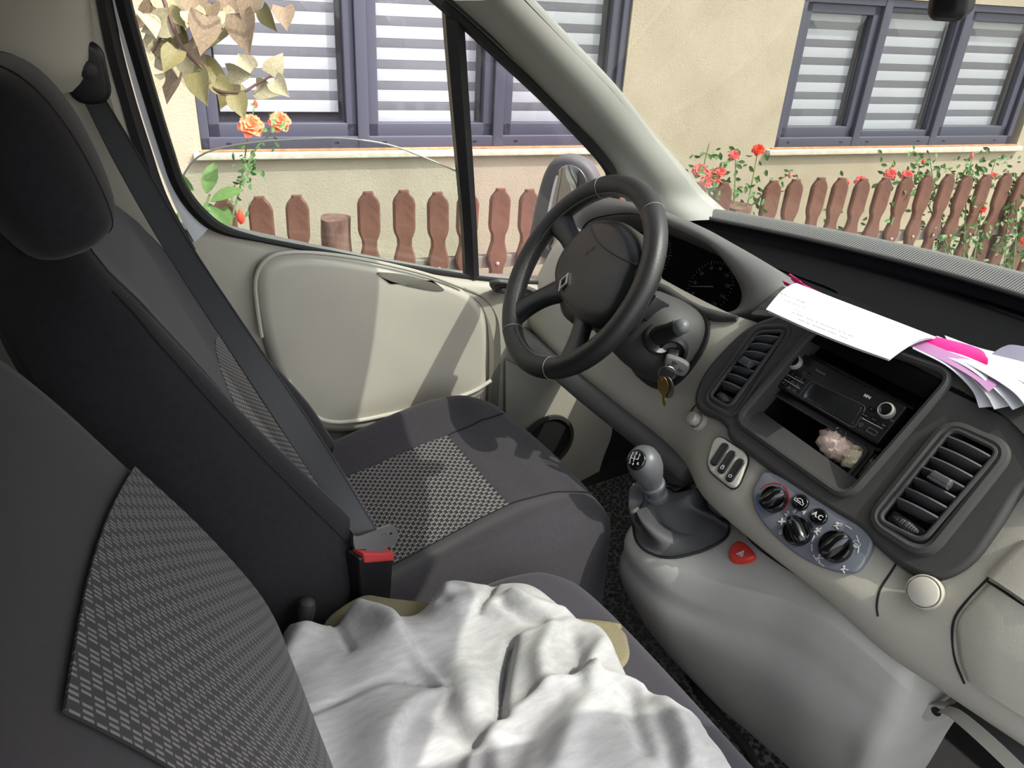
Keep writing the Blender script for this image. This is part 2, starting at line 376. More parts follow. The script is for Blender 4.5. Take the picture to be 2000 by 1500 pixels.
mb = MB(); mb.tube([fd.w(a, b, .004) for a, b in ln], .0045, 8); mb.build('pocket_stripe', 'trim_light', door)
ln = cr([fd.uv(*q) for q in [(512, 660), (503, 600), (500, 550), (515, 515), (550, 497), (620, 496), (720, 510), (830, 536), (905, 563)]], 50)
mb = MB(); mb.tube([fd.w(a, b, -.004) for a, b in ln], .004, 8); mb.build('pocket_bead', 'trim_smooth', door)
# grip scoop in the top of the pocket panel, its shade painted as a dark pad
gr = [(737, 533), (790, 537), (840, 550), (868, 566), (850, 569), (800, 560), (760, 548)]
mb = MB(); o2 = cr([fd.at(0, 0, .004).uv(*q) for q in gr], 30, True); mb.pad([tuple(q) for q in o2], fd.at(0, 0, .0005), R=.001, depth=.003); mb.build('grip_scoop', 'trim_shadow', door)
# groove band in front of the pocket, same plastic coloured darker for its shade
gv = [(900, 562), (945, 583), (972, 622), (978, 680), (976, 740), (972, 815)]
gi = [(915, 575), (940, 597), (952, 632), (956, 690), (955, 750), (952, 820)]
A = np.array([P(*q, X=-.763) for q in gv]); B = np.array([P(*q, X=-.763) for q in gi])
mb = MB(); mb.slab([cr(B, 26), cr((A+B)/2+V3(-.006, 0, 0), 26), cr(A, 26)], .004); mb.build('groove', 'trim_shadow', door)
# window switch pod
fs = Fr(P(1005, 563, X=-.765), (0, 1, -.18), (.75, 0.1, .6))
o2 = cr([fs.uv(*q) for q in [(955, 550), (985, 546), (1030, 558), (1058, 572), (1055, 582), (1020, 580), (975, 570)]], 32, True)
mb = MB(); mb.pad([tuple(q) for q in o2], fs, R=.004, depth=.008); sw = mb.build('switch_pod', 'dash_mid', door)
mb = MB(); mb.pad([tuple(q*.82) for q in o2], fs, R=.002, depth=.0095); mb.build('switch_base', 'black_plastic', sw)
for q in ((982, 557), (1000, 562)):
    u, v = fs.uv(*q); mb = MB(); mb.box(fs.at(u, v, .012), .020, .014, .008, .003); mb.build('window_switch', 'knob_grey', sw)
u, v = fs.uv(1040, 570); mb = MB(); mb.lathe([(.013, .006), (.013, .010), (.009, .012), (.009, .019), (.007, .021)], fs.at(u, v), 20); mb.build('mirror_knob', 'black_plastic', sw)
# inner door handle in a round cup
fh = Fr(P(1055, 678, X=-.768), (0, 1, -.05), (0, 0, 1))
mb = MB(); mb.pad(circ(.058, 36, .030), fh.at(0, 0, -.012), R=.006, depth=.016); hd = mb.build('handle_cup', 'gloss_black', door)
mb = MB(); mb.tube([fh.w(-.05+.1*t, -.012-.010*math.sin(math.pi*t), .010+.008*math.sin(math.pi*t)) for t in np.linspace(0, 1, 14)], .006, 8, flat=.6); mb.build('pull_lever', 'steel', hd)
# lower front door trim and speaker
g = crgrid([[PS(x, y, o_) for x, y, o_ in r] for r in [[(985, 700, .03), (1060, 735, .045), (1120, 745, .05), (1180, 785, .02)], [(985, 780, .035), (1060, 790, .05), (1130, 800, .05), (1190, 840, .02)], [(985, 880, .035), (1060, 900, .05), (1110, 900, .05), (1170, 900, .02)], [(985, 990, .03), (1060, 1000, .04), (1090, 1000, .04), (1150, 980, .02)]]], 18, 18)
mb = MB(); mb.slab(g, .01); mb.build('map_pocket', 'trim_beige', door)
fsq = Fr(PS(1068, 862, .070), (0, 1, 0), (0, 0, 1))
mb = MB(); mb.loft([[fsq.w((.075)*math.cos(a), .075*math.sin(a), .0) for a in np.linspace(0, 6.2832, 40, endpoint=False)], [fsq.w(.075*math.cos(a), .075*math.sin(a), .008) for a in np.linspace(0, 6.2832, 40, endpoint=False)], [fsq.w(.066*math.cos(a), .066*math.sin(a), .008) for a in np.linspace(0, 6.2832, 40, endpoint=False)], [fsq.w(.064*math.cos(a), .064*math.sin(a), .0) for a in np.linspace(0, 6.2832, 40, endpoint=False)]], False); sp = mb.build('speaker_ring', 'dash_dark', door)
mb = MB(); mb.lathe([(.066, -.002), (.066, .002), (.03, .004), (.001, .005)], fsq, 32); mb.build('speaker_grille', 'rubber', sp)
# ---- window opening: seal, glass, divider
rear = [(232, -30), (247, 30), (272, 120), (300, 215), (325, 295), (348, 360), (385, 412), (430, 446), (500, 466)]
top = [(500, 466), (640, 493), (770, 517), (930, 542), (1050, 553), (1190, 560)]
seal_pts = [PS(*q, .012) for q in rear[:-1]+top]
c_ = cr(seal_pts, 80); mb = MB(); mb.tube(c_, np.interp(np.linspace(0, 1, 80), [0, .5, .62, 1], [.012, .012, .0055, .0055]), 8, flat=1.0); mb.build('window_seal', 'rubber', door)

fr_ = [(843, -14), (905, 40), (975, 105), (1060, 185), (1130, 258), (1180, 315), (1196, 350), (1200, 420), (1196, 555)]
mb = MB(); mb.tube(cr([PS(*q, .012) for q in fr_], 60), .0125, 8); mb.build('frame_seal', 'rubber', door)
fr2 = [(862, -14), (925, 40), (995, 105), (1080, 185), (1150, 258), (1200, 312), (1222, 352), (1232, 400)]
mb = MB(); mb.tube(cr([PS(*q, .016) for q in fr2], 60), .008, 8); mb.build('door_frame', 'trim_shadow', door)
fr3 = [(874, -14), (940, 44), (1010, 108), (1095, 190), (1165, 262), (1212, 312), (1238, 352), (1250, 400)]
mb = MB(); mb.tube(cr([PS(*q, .022) for q in fr3], 60), .009, 8); mb.build('weatherstrip', 'seal_grey', door)
dv = [((868, -20), (903, -20)), ((872, 60), (908, 60)), ((888, 250), (920, 250)), ((904, 430), (931, 430)), ((910, 545), (936, 545))]
g = [cr([PS(*a, .012) for a, b in dv], 20), cr([(PS(*a, .012)+PS(*b, .012))/2+V3(.008, 0, 0) for a, b in dv], 20), cr([PS(*b, .012) for a, b in dv], 20)]
mb = MB(); mb.slab(g, .014, direction=(1, 0, 0)); mb.build('window_divider', 'black_plastic', door)
# quarter glass in front of the divider
qa = cr([PS(*a, -.004) for a in [(905, 40), (915, 160), (921, 280), (930, 420), (934, 560)]], 14); qb = cr([PS(*a, -.004) for a in [(905, 40), (1000, 128), (1100, 225), (1190, 330), (1198, 560)]], 14)
mb = MB(); mb.slab([qa*(1-t)+qb*t for t in np.linspace(0, 1, 12)], .004); struct(mb.build('window_3', 'quarter_glass', door))
# lowered door glass: its curved top edge shows above the sill
ge = cr([PS(*a, -.008) for a in [(356, 345), (380, 312), (420, 292), (500, 278), (600, 271), (680, 271), (760, 283), (830, 308), (905, 340)]], 40)
gb = cr([PS(*a, -.008) for a in [(356, 380), (385, 425), (430, 460), (500, 480), (600, 500), (680, 512), (760, 528), (830, 540), (915, 556)]], 40)
mb = MB(); mb.slab([ge*(1-t)+gb*t for t in np.linspace(0, 1, 10)], .004); gls = struct(mb.build('window_2', 'side_glass', door))
mb = MB(); mb.tube(ge, .0018, 6); mb.build('glass_edge', 'trim_light', gls)
# white painted metal of the door frame behind the window
wo = [(214, -30), (232, 60), (258, 160), (285, 250), (312, 330), (345, 410), (380, 474)]
wi = [(236, -30), (256, 60), (284, 160), (310, 250), (334, 330), (365, 395), (412, 440)]
A = cr([PS(*q, .016) for q in wo], 30); B = cr([PS(*q, .010) for q in wi], 30)
mb = MB(); mb.slab([A+V3(-.05, -.0, 0), A, (A+B)/2+V3(.004, 0, 0), B], .01); mb.build('painted_frame', 'white_paint', door)
# ================================================================ B-pillar
bp = thing('trim_3', 'shaded rear pillar trim with belt slot', None, (-.78, -.35, .1), kind='structure')
def strip(name, a, b, off, m, par, th=.006, bulge=.006):
    A = cr([PS(*q, off) for q in a], 24); B = cr([PS(*q, off) for q in b], 24)
    mb = MB(); mb.slab([A, (A+B)/2+V3(bulge, 0, 0), B], th); return mb.build(name, m, par)
strip('door_rubber', [(182, -30), (205, 90), (232, 190), (258, 280), (300, 400), (360, 520)], [(214, -30), (238, 90), (264, 190), (292, 280), (330, 390), (390, 500)], .012, 'seal_grey', bp, bulge=.006)
strip('pillar_post', [(140, -30), (165, 90), (195, 190), (225, 280), (270, 400), (330, 520)], [(184, -30), (208, 90), (235, 190), (262, 280), (304, 400), (364, 520)], .008, 'trim_smooth', bp)
rows = [[PS(x, y, o_) for x, y, o_ in r] for r in [[(-260, -120, .05), (-100, -80, .08), (60, -60, .085), (130, -40, .06), (160, -30, .02)], [(-260, 20, .05), (-100, 30, .08), (60, 40, .085), (140, 50, .06), (172, 60, .02)], [(-260, 90, .05), (-100, 110, .08), (60, 125, .085), (140, 120, .06), (183, 112, .02)], [(-260, 170, .02), (-100, 180, .05), (60, 178, .05), (140, 170, .04), (192, 168, .01)]]]
mb = MB(); mb.slab(crgrid(rows, 20, 24), .008); mb.build('upper_trim', 'trim_beige', bp)
A = PS(20, -30, .092); 
mb = MB(); mb.tube(cr([PS(20, -40, .0835), PS(38, 60, .0875), PS(55, 130, .085)], 12), .0012, 6); mb.build('trim_seam', 'trim_shadow', bp)
fb = Fr(PS(168, 140, .035), (.1, 1, 0), (.15, 0, 1))
mb = MB(); mb.pad(rrect(.055, .085, .022, 6), fb, R=.008, depth=.014); hs_ = mb.build('belt_slot', 'black_plastic', bp)
mb = MB(); mb.lathe([(.012, .012), (.012, .018), (.008, .021)], fb.at(.004, .006), 18); mb.build('slot_bolt', 'seal_grey', hs_)
rows = [[PS(x, y, o_) for x, y, o_ in r] for r in [[(-300, 140, -.0), (0, 170, -.0), (200, 170, .0), (235, 190, .0)], [(-300, 400, -.0), (0, 400, -.0), (180, 350, .0), (290, 400, .0)], [(-300, 700, -.0), (0, 700, -.0), (200, 620, .0), (380, 640, .0)], [(-300, 1100, 0), (0, 1000, 0), (250, 950, 0), (450, 950, 0)]]]
mb = MB(); mb.slab(crgrid(rows, 14, 14), .01); mb.build('lower_trim', 'trim_smooth', bp)
# passenger side of the cab (sill, rear pillar, door frame) : out of the picture, it shapes the daylight
wr = thing('wall_right', 'passenger side of the cab with the door open', None, (.8, .2, .0), kind='structure')
mb = MB(); mb.slab([[V3(.80, -1.3, .0), V3(.80, -.40, .0)], [V3(.80, -1.3, .80), V3(.80, -.42, .78)]], .03); mb.slab([[V3(.80, .74, .0), V3(.80, 1.15, .0)], [V3(.80, .70, .66), V3(.80, 1.15, .66)]], .03); mb.build('body_side', 'trim_beige', wr)
mb = MB(); mb.slab([[V3(.80, -.50, .78), V3(.80, -.36, .78)], [V3(.68, -.52, 1.38), V3(.68, -.38, 1.38)]], .03); mb.build('rear_pillar', 'trim_beige', wr)
mb = MB(); mb.tube([V3(.70, -.5, 1.36), V3(.69, -.1, 1.37), V3(.685, .2, 1.33), V3(.67, .45, 1.2)], .03, 8); mb.build('roof_rail', 'trim_beige', wr)
wl = MB(); wl.tube([V3(-.70, -.5, 1.36), V3(-.69, -.1, 1.37), V3(-.685, .2, 1.33), V3(-.665, .42, 1.22)], .03, 8); wl.build('roof_rail', 'trim_beige', door)

# rear of the cab: closed side behind the passenger door and the partition
mb = MB(); mb.slab([[V3(.79, -1.3, .75), V3(.79, -.46, .75)], [V3(.68, -1.3, 1.43), V3(.68, -.48, 1.40)]], .03); mb.build('rear_side', 'trim_beige', wr)
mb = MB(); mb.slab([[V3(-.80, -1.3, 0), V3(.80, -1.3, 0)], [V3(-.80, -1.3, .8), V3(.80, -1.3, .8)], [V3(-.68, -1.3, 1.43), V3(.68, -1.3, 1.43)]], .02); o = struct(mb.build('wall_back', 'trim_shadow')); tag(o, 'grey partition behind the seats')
mb = MB(); mb.slab([[V3(-.81, -1.3, 0), V3(-.81, -.40, 0)], [V3(-.81, -1.3, .75), V3(-.81, -.42, .75)], [V3(-.69, -1.3, 1.43), V3(-.69, -.46, 1.40)]], .02); o = struct(mb.build('wall_left', 'trim_beige')); tag(o, 'beige side trim behind the driver seat')
# black kick panel in front of the door
mb = MB(); mb.slab([[V3(-.795, .70, 0), V3(-.795, 1.2, 0)], [V3(-.795, .70, .60), V3(-.795, 1.2, .68)]], .01); o = struct(mb.build('trim_4', 'rubber')); tag(o, 'black kick panel in the footwell')
mb = MB(); mb.slab([[V3(-.80, -.5, 0), V3(-.80, .75, 0)], [V3(-.80, -.5, .06), V3(-.80, .75, .06)]], .03); o = struct(mb.build('trim_5', 'rubber')); tag(o, 'black door sill at floor level')
# ================================================================ outside: ground, house, fence, flowers, wing mirror
mat('stucco', (182, 170, 148), .95, col2=(168, 156, 134), cs=3.5, bump=('noise', 90, .5, .006))
mat('sill_cement', (214, 206, 188), .9, col2=(190, 180, 160), cs=18, bump=('noise', 60, .4, .004))
mat('rust', (165, 110, 70), .9, col2=(190, 150, 110), cs=30)
mat('frame_anthracite', (74, 74, 88), .45, bump=('noise', 300, .04, .0003))
mat('blind_white', (226, 226, 224), .9, bump=('noise', 400, .05, .0003)); mat('blind_sheer', (138, 135, 139), .95)
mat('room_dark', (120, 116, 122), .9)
mat('ground', (150, 142, 128), .95, col2=(112, 118, 92), cs=3, bump=('noise', 30, .5, .02))
mat('asphalt', (120, 118, 114), .95, bump=('noise', 200, .4, .004))
mat('wood_brown', (124, 84, 68), .55, col2=(100, 64, 52), cs=9, bump=('noise', 45, .5, .003), stretch=(1, 1, .18))
mat('wood_worn', (140, 110, 96), .8, col2=(96, 64, 52), cs=22, bump=('noise', 60, .6, .004), stretch=(1, 1, .3))
mat('wood_rail', (150, 142, 132), .85, col2=(124, 112, 100), cs=12, stretch=(.2, .2, 1))
mat('leaf_dry', (134, 116, 92), .75, col2=(104, 88, 68), cs=14); mat('leaf_pale', (172, 164, 136), .7, col2=(140, 130, 96), cs=12)
mat('leaf_olive', (98, 94, 52), .65, col2=(122, 112, 70), cs=14); mat('leaf_green', (122, 150, 84), .55, col2=(96, 128, 66), cs=16); mat('leaf_rose', (70, 104, 52), .55, col2=(96, 130, 70), cs=18)
mat('stem_green', (104, 120, 70), .7); mat('twig', (92, 66, 58), .8)
mat('rose_orange', (240, 110, 84), .6, col2=(246, 164, 110), cs=26); mat('rose_pink', (232, 92, 92), .6, col2=(240, 140, 130), cs=22); mat('rose_red', (222, 64, 40), .6, col2=(240, 90, 60), cs=22)
glass('house_glass', (245, 246, 248), .06)
HN = nrm((.985, -.17, 0)); HD = nrm((.17, .985, 0)); HDs = nrm((.17, .985, -.022))
H0 = V3(-3.5, .909, .0)
fh_ = Fr(H0, HDs, (0, 0, 1)); HN = fh_.n if fh_.n[0] > 0 else -fh_.n
if fh_.n[0] < 0: raise Exception('frame')
mb = MB(); mb.slab([[V3(-3.6, -2, -.5), V3(-2.6, 9, -.62)], [V3(-1.5, -2, -.52), V3(-1.2, 9, -.62)]], .05); gd = struct(mb.build('ground', 'ground')); tag(gd, 'dry earth strip between fence and house')
mb = MB(); mb.slab([[V3(-1.6, -6, -.52), V3(-1.2, 12, -.64)], [V3(9, -6, -.52), V3(9, 12, -.64)]], .05); rd = struct(mb.build('floor_road', 'asphalt')); tag(rd, 'grey road the van stands on')
house = thing('house', 'cream stucco house with dark framed windows behind the fence', 'house', H0+V3(0, 0, -.6))
def hu(px, py, off=0): return fh_.uv(px, py, off)
# two window openings in one wall
w1u0, w1u1 = hu(392, 280)[0], hu(1250, 150)[0]-.10; w1v0 = hu(715, 292)[1]; 
w2u0, w2u1 = hu(1512, 288)[0], hu(1985, 284)[0]; w2v0 = hu(1670, 288)[1]; w2v1 = hu(1750, -2)[1]
VT = 1.75
outer = [(-5, -1.2), (9, -1.2), (9, 3.2), (-5, 3.2)]
h1 = [(w1u0, w1v0), (w1u1, w1v0), (w1u1, VT), (w1u0, VT)]; h2 = [(w2u0, w2v0), (w2u1, w2v0), (w2u1, w2v1), (w2u0, w2v1)]
mb = MB(); mb.plate(outer, [h1, h2], fh_, .25, base=-.25); mb.build('wall', 'stucco', house, smooth=False)
def blind(parent, u0, u1, v0, v1, z):
    n = 0; v = v0
    me = None
    while v < v1-.02:
        h = .060 if n % 2 == 0 else .045
        hh = min(h, v1-v); mb = MB(); mb.box(fh_, u1-u0, hh-.001, .004 if n % 2 == 0 else .002, .0008, ((u0+u1)/2, v+hh/2, z)); mb.build('blind_stripe', 'blind_white' if n % 2 == 0 else 'blind_sheer', parent)
        v += h; n += 1
def bar(mb, u0, u1, v0, v1, z, t=.05, R=.004): mb.box(fh_, u1-u0, v1-v0, t, R, ((u0+u1)/2, (v0+v1)/2, z))
def hwindow(u0, u1, v0, v1, cuts, open_i, z=-.05):
    w = thing_child('house_window', house, fh_.w((u0+u1)/2, v0, z))
    fw = .045
    mb = MB(); bar(mb, u0, u1, v0, v0+fw+.02, z, .07); bar(mb, u0, u1, v1-fw, v1, z, .07); bar(mb, u0, u0+fw, v0, v1, z, .07); bar(mb, u1-fw, u1, v0, v1, z, .07)
    for c in cuts[1:-1]: bar(mb, c-.03, c+.03, v0, v1, z+.004, .07)
    mb.build('window_frame', 'frame_anthracite', w)
    for i in range(len(cuts)-1):
        a, b = cuts[i]+(.045 if i == 0 else .03), cuts[i+1]-(.045 if i == len(cuts)-2 else .03); s = .055 if i != open_i else .03
        c, d = v0+.06, v1-.045
        mb = MB(); bar(mb, a, b, c, c+s+.015, z-.012, .05); bar(mb, a, b, d-s, d, z-.012, .05); bar(mb, a, a+s, c, d, z-.012, .05); bar(mb, b-s, b, c, d, z-.012, .05); mb.build('sash', 'frame_anthracite', w)
        mb = MB(); bar(mb, a+s-.005, b-s+.005, c+s, d-s+.005, z-.02, .006, .001); mb.build('pane', 'house_glass', w)
        for k in (.12, .85):
            mb = MB(); mb.box(fh_.at(a+(b-a)*k, v0+.035, z+.036), .022, .008, .004, .001); mb.build('drain_cap', 'rubber', w)
        blind(w, a+s+.01, b-s-.03, c+s+.01+(.05 if i == 0 and open_i == 9 else 0), d-s, z-.06)
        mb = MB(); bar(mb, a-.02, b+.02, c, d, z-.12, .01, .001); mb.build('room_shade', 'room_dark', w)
    return w
def thing_child(name, parent, loc):
    o = bpy.data.objects.new(name, None); o.empty_display_size = .05; COL.objects.link(o); adopt(o, parent, loc); return o
m1 = [w1u0, hu(712, 280)[0], hu(975, 240)[0], w1u1]
hwindow(w1u0, w1u1, w1v0, VT, m1, 9)
m2 = [w2u0, hu(1672, 280)[0], hu(1822, 280)[0], w2u1-.07]
hwindow(w2u0, w2u1-.06, w2v0, w2v1, m2, 1)
for a, b, v in ((w1u0-.04, w1u1+.04, w1v0), (w2u0-.06, w2u1+.03, w2v0)):
    mb = MB(); mb.box(fh_, b-a, .035, .20, .006, ((a+b)/2, v-.02, -.06)); mb.build('window_sill', 'sill_cement', house)
    mb = MB(); mb.box(fh_, b-a-.06, .008, .03, .002, ((a+b)/2, v+.002, .0)); mb.build('sill_rust', 'rust', house)
# ---------------------------------------------------------------- fence
F0 = V3(-2.392, .909, 0); ff = Fr(F0, HDs, (0, 0, 1))
fence = thing('picket_fence', 'brown wooden picket fence with shaped boards before the house', 'fence', F0+V3(0, .9, -.6))
top_v = ff.uv(785, 372)[1]
def picket_mesh():
    hw = [(0, .020), (.010, .022), (.032, .040), (.052, .047), (.16, .047), (.18, .043), (.205, .032), (.235, .031), (.262, .038), (.29, .046), (.32, .046), (.345, .036), (.375, .031), (.405, .034), (.435, .046), (.60, .047), (.92, .047)]
    def out(s): return [(w*s, -y) for y, w in hw]+[(-w*s, -y) for y, w in hw[::-1]]
    a = np.array(out(1.)); b = a.copy(); b[:, 0] -= np.sign(b[:, 0])*.008; n = len(a); v = []; f = []
    for o_, z in ((a, -.012), (a, .006), (b, .012)): v += [(x, y, z) for x, y in o_]
    m = len(hw)
    for r in range(2):
        for i in range(n): j = (i+1) % n; f.append((r*n+i, r*n+j, (r+1)*n+j, (r+1)*n+i)[::-1])
    for i in range(m-1):
        for k, fl in ((2*n, 0), (0, 1)):
            q = (k+i, k+i+1, k+n-2-i, k+n-1-i); f.append(q[::-1] if not fl else q)
    me = bpy.data.meshes.new('picket'); me.from_pydata(v, [], f); me.update(); me.materials.append(M['wood_brown']); return me
pm = picket_mesh()
bm_ = MB(); bm_.lathe([(.009, 0), (.009, .003), (.006, .006), (.001, .007)], WORLD, 12); mat('bolt_brown', (186, 150, 132), .45); bo = bm_.build('bolt', 'bolt_brown', None, loc=(0, 0, 0)); bmesh_bolt = bo.data; bpy.data.objects.remove(bo)
SP = .142; u_ref = ff.uv(851, 371)[0]
skip = {}
for i in range(-7, 30):
    u = u_ref+i*SP
    pxs = RW.T @ (ff.w(u, top_v)-CAM); px = 1000+FPX*pxs[0]/pxs[2]
    if px < 380 or px > 2080 or abs(px-650) < 22 or abs(px-1443) < 19: continue
    o = bpy.data.objects.new('picket', pm); COL.objects.link(o); rz = random.uniform(-.02, .02); dz = random.uniform(-.008, .006)
    m4 = ff.mat(u+random.uniform(-.006, .006), top_v+dz, .02) @ Matrix.Rotation(rz, 4, 'Z') @ Matrix.Scale(random.uniform(.96, 1.04), 4, (1, 0, 0))
    o.parent = fence; o.matrix_parent_inverse = Matrix.Translation(-Vector(WL['picket_fence'])); o.matrix_world = m4; o.matrix_basis = m4
    WL[o.name] = np.array(m4.translation)
    b = bpy.data.objects.new('bolt', bmesh_bolt); COL.objects.link(b); b.parent = o; b.matrix_basis = Matrix.Translation((0, -.335, .012))
for v in (-.335, -.78):
    mb = MB(); mb.box(ff, 7.2, .055, .035, .003, (2.0, top_v+v, -.012)); mb.build('rail', 'wood_rail', fence)
def post(px, py, r, lean=0):
    p = P(px, py, pl=(ff.o-HN*.045, HN)); mb = MB(); rings = []
    for k, z in enumerate(np.linspace(-.85, 0, 12)):
        rings.append([p+V3(0, 0, z)+HD*(lean*z)+(HD*math.cos(a)+HN*math.sin(a))*r*(1+.10*math.sin(3*a+k*.7)+.06*math.sin(7*z*3+a)) for a in np.linspace(0, 6.2832, 14, endpoint=False)])
    rings.append([q*.35+(p+V3(0, 0, .006))*.65 for q in np.array(rings[-1])]); mb.loft(rings); mb.build('post', 'wood_worn', fence, ang=60)
post(653, 424, .062); post(1438, 400, .075); post(1968, 378, .05, -.05)
# ---------------------------------------------------------------- leaves and flowers
def leaf_mesh(name, m, L=1., W=.8, cup=.12, heart=True):
    prof = [(0, .06), (.06, .42), (.16, .50), (.32, .49), (.5, .40), (.7, .24), (.86, .10), (1, .0)] if heart else [(0, .02), (.15, .22), (.35, .36), (.55, .38), (.75, .28), (.9, .12), (1, 0)]
    g = [[V3(s*w*W, t*L+(-.10 if heart and i == 1 and abs(s) > .6 else 0)*L, -cup*(t-.4)**2*1.6+cup*.9*abs(s)**1.3*w*2) for s in (-1, -.66, -.33, 0, .33, .66, 1)] for i, (t, w) in enumerate(prof)]
    mb = MB(); mb.slab(g, .012); o = mb.build(name, m, None, loc=(0, 0, 0)); me = o.data; bpy.data.objects.remove(o); return me
LM = {k: leaf_mesh('leaf', k) for k in ('leaf_dry', 'leaf_pale', 'leaf_olive', 'leaf_green')}
LM['long'] = leaf_mesh('leaf', 'leaf_green', 1, .62, .1, False); LM['rose'] = leaf_mesh('leaf', 'leaf_rose', 1, .7, .1, False)
def put_leaf(parent, me, p, size, direction, face, roll=0, name='leaf'):
    y = nrm(direction); z = nrm(np.array(face)-y*(np.array(face) @ y)); x = np.cross(y, z)
    m = Matrix.Identity(4)
    for i in range(3): m[i][0] = x[i]*size; m[i][1] = y[i]*size; m[i][2] = z[i]*size; m[i][3] = p[i]
    m = m @ Matrix.Rotation(roll, 4, 'Y'); o = bpy.data.objects.new(name, me); COL.objects.link(o); o.parent = parent
    o.matrix_parent_inverse = Matrix.Translation(-Vector(WL[parent.name])); o.matrix_basis = m; return o
TOCAM = lambda p: nrm(CAM-p)
def screen(a, p):                                    # unit direction that looks like angle a (degrees, 0 = right, 90 = down) from the van
    r = RW @ V3(math.cos(math.radians(a)), math.sin(math.radians(a)), 0); return nrm(r)
vine = thing('climbing_branch', 'overhanging branch with dry beige heart-shaped leaves, top left', 'branch', P(300, -60, d=2.1))
def twig(par, pts, d, r, m='twig', name='stem'):
    mb = MB(); mb.tube(cr([P(x, y, d=d+random.uniform(-.03, .03)) for x, y in pts], max(8, 6*len(pts))), np.linspace(r, r*.5, max(8, 6*len(pts))), 6); return mb.build(name, m, par)
twig(vine, [(300, -60), (330, 30), (350, 80), (370, 110), (400, 140), (420, 175), (470, 180), (500, 165), (530, 148)], 2.1, .006)
twig(vine, [(310, -40), (420, -20), (470, -10), (540, -10)], 2.0, .006); twig(vine, [(330, 40), (300, 100), (285, 120)], 2.12, .004)
leaves = [(400, 28, 62, 95, 'leaf_dry'), (470, 25, 66, 80, 'leaf_dry'), (440, 45, 60, 130, 'leaf_olive'), (512, 15, 40, 60, 'leaf_olive'), (552, 12, 42, 80, 'leaf_dry'), (350, 10, 55, 100, 'leaf_pale'), (372, 20, 46, 60, 'leaf_pale'), (300, 12, 48, 130, 'leaf_dry'), (285, 62, 62, 20, 'leaf_pale'), (335, 40, 52, 160, 'leaf_pale'), (318, 78, 48, 70, 'leaf_olive'), (345, 95, 44, 120, 'leaf_olive'), (352, 110, 44, 80, 'leaf_pale'), (302, 112, 44, 10, 'leaf_pale'), (300, 145, 50, 100, 'leaf_pale'), (345, 140, 52, 110, 'leaf_dry'), (378, 130, 66, 30, 'leaf_olive'), (385, 140, 55, 75, 'leaf_olive'), (368, 82, 46, 55, 'leaf_dry'), (345, 60, 40, 60, 'leaf_olive'), (420, 158, 40, 40, 'leaf_olive'), (450, 160, 44, 110, 'leaf_olive'), (445, 140, 40, 10, 'leaf_pale'), (492, 138, 40, -130, 'leaf_pale'), (528, 145, 38, -60, 'leaf_pale'), (535, 155, 38, 50, 'leaf_pale'), (500, 170, 40, 20, 'leaf_pale'), (472, 165, 32, 140, 'leaf_pale'), (460, 185, 40, 70, 'leaf_olive'), (410, 5, 50, 100, 'leaf_dry'), (450, -10, 60, 70, 'leaf_dry'), (495, -15, 50, 110, 'leaf_dry'), (330, -20, 60, 80, 'leaf_pale'), (280, 25, 50, 60, 'leaf_pale'), (380, -15, 55, 90, 'leaf_dry'), (430, 20, 45, 60, 'leaf_pale'), (290, 95, 40, 150, 'leaf_pale'), (325, 20, 40, 40, 'leaf_olive')]
for i, (x, y, s, a, k) in enumerate(leaves):
    d = 2.1+((i*37) % 11-5)*.012; p = P(x, y, d=d)
    put_leaf(vine, LM[k], p, s/FPX*d*1.28, screen(a, p)+TOCAM(p)*random.uniform(-.3, .3), TOCAM(p)+np.array([random.uniform(-.5, .5) for _ in range(3)]), random.uniform(-.4, .4))
shrub = thing('leafy_shrub', 'broad green leaves low behind the door window, left', 'shrub', P(380, 470, d=2.4))
twig(shrub, [(360, 480), (385, 440), (400, 405), (410, 380)], 2.4, .006, 'stem_green')
for x, y, s, a, k in [(402, 378, 62, -75, 'long'), (398, 392, 60, 60, 'long'), (410, 392, 66, -20, 'long'), (392, 400, 58, 150, 'long'), (408, 402, 70, 55, 'long'), (385, 415, 60, 100, 'long'), (378, 372, 50, -140, 'long'), (420, 410, 62, 70, 'leaf_green'), (365, 395, 46, -100, 'long')]:
    p = P(x, y, d=2.4+random.uniform(-.04, .04)); put_leaf(shrub, LM[k], p, s/FPX*2.5, screen(a, p), TOCAM(p)+np.array([random.uniform(-.5, .5) for _ in range(3)])+V3(0, 0, .4), random.uniform(-.3, .3))
def bloom(par, p, r, m):
    mb = MB(); face = nrm(TOCAM(p)+V3(0, 0, .6)); f = Fr(p, np.cross((0, .3, 1), face), np.cross(face, np.cross((0, .3, 1), face)))
    for ring, (rr, tilt, n) in enumerate(((.35, .95, 4), (.62, .62, 5), (.9, .30, 6), (1.05, .05, 6))):
        for k in range(n):
            a = 2*math.pi*(k+ring*.5)/n+random.uniform(-.15, .15); ca, sa = math.cos(a), math.sin(a); g = []
            for t in np.linspace(0, 1, 4):
                row = []
                for s in np.linspace(-1, 1, 4):
                    w = .55*rr*math.sin(math.pi*(.15+.75*t))*s; q = rr*t; h = (rr*t*tilt*1.1+.18*s*s*t+.12*ring*-1*t*t)*1.0
                    row.append(f.w(r*(q*ca-w*sa), r*(q*sa+w*ca), r*h))
                g.append(row)
            mb.slab(g, r*.03)
    return mb.build('bloom', m, par)
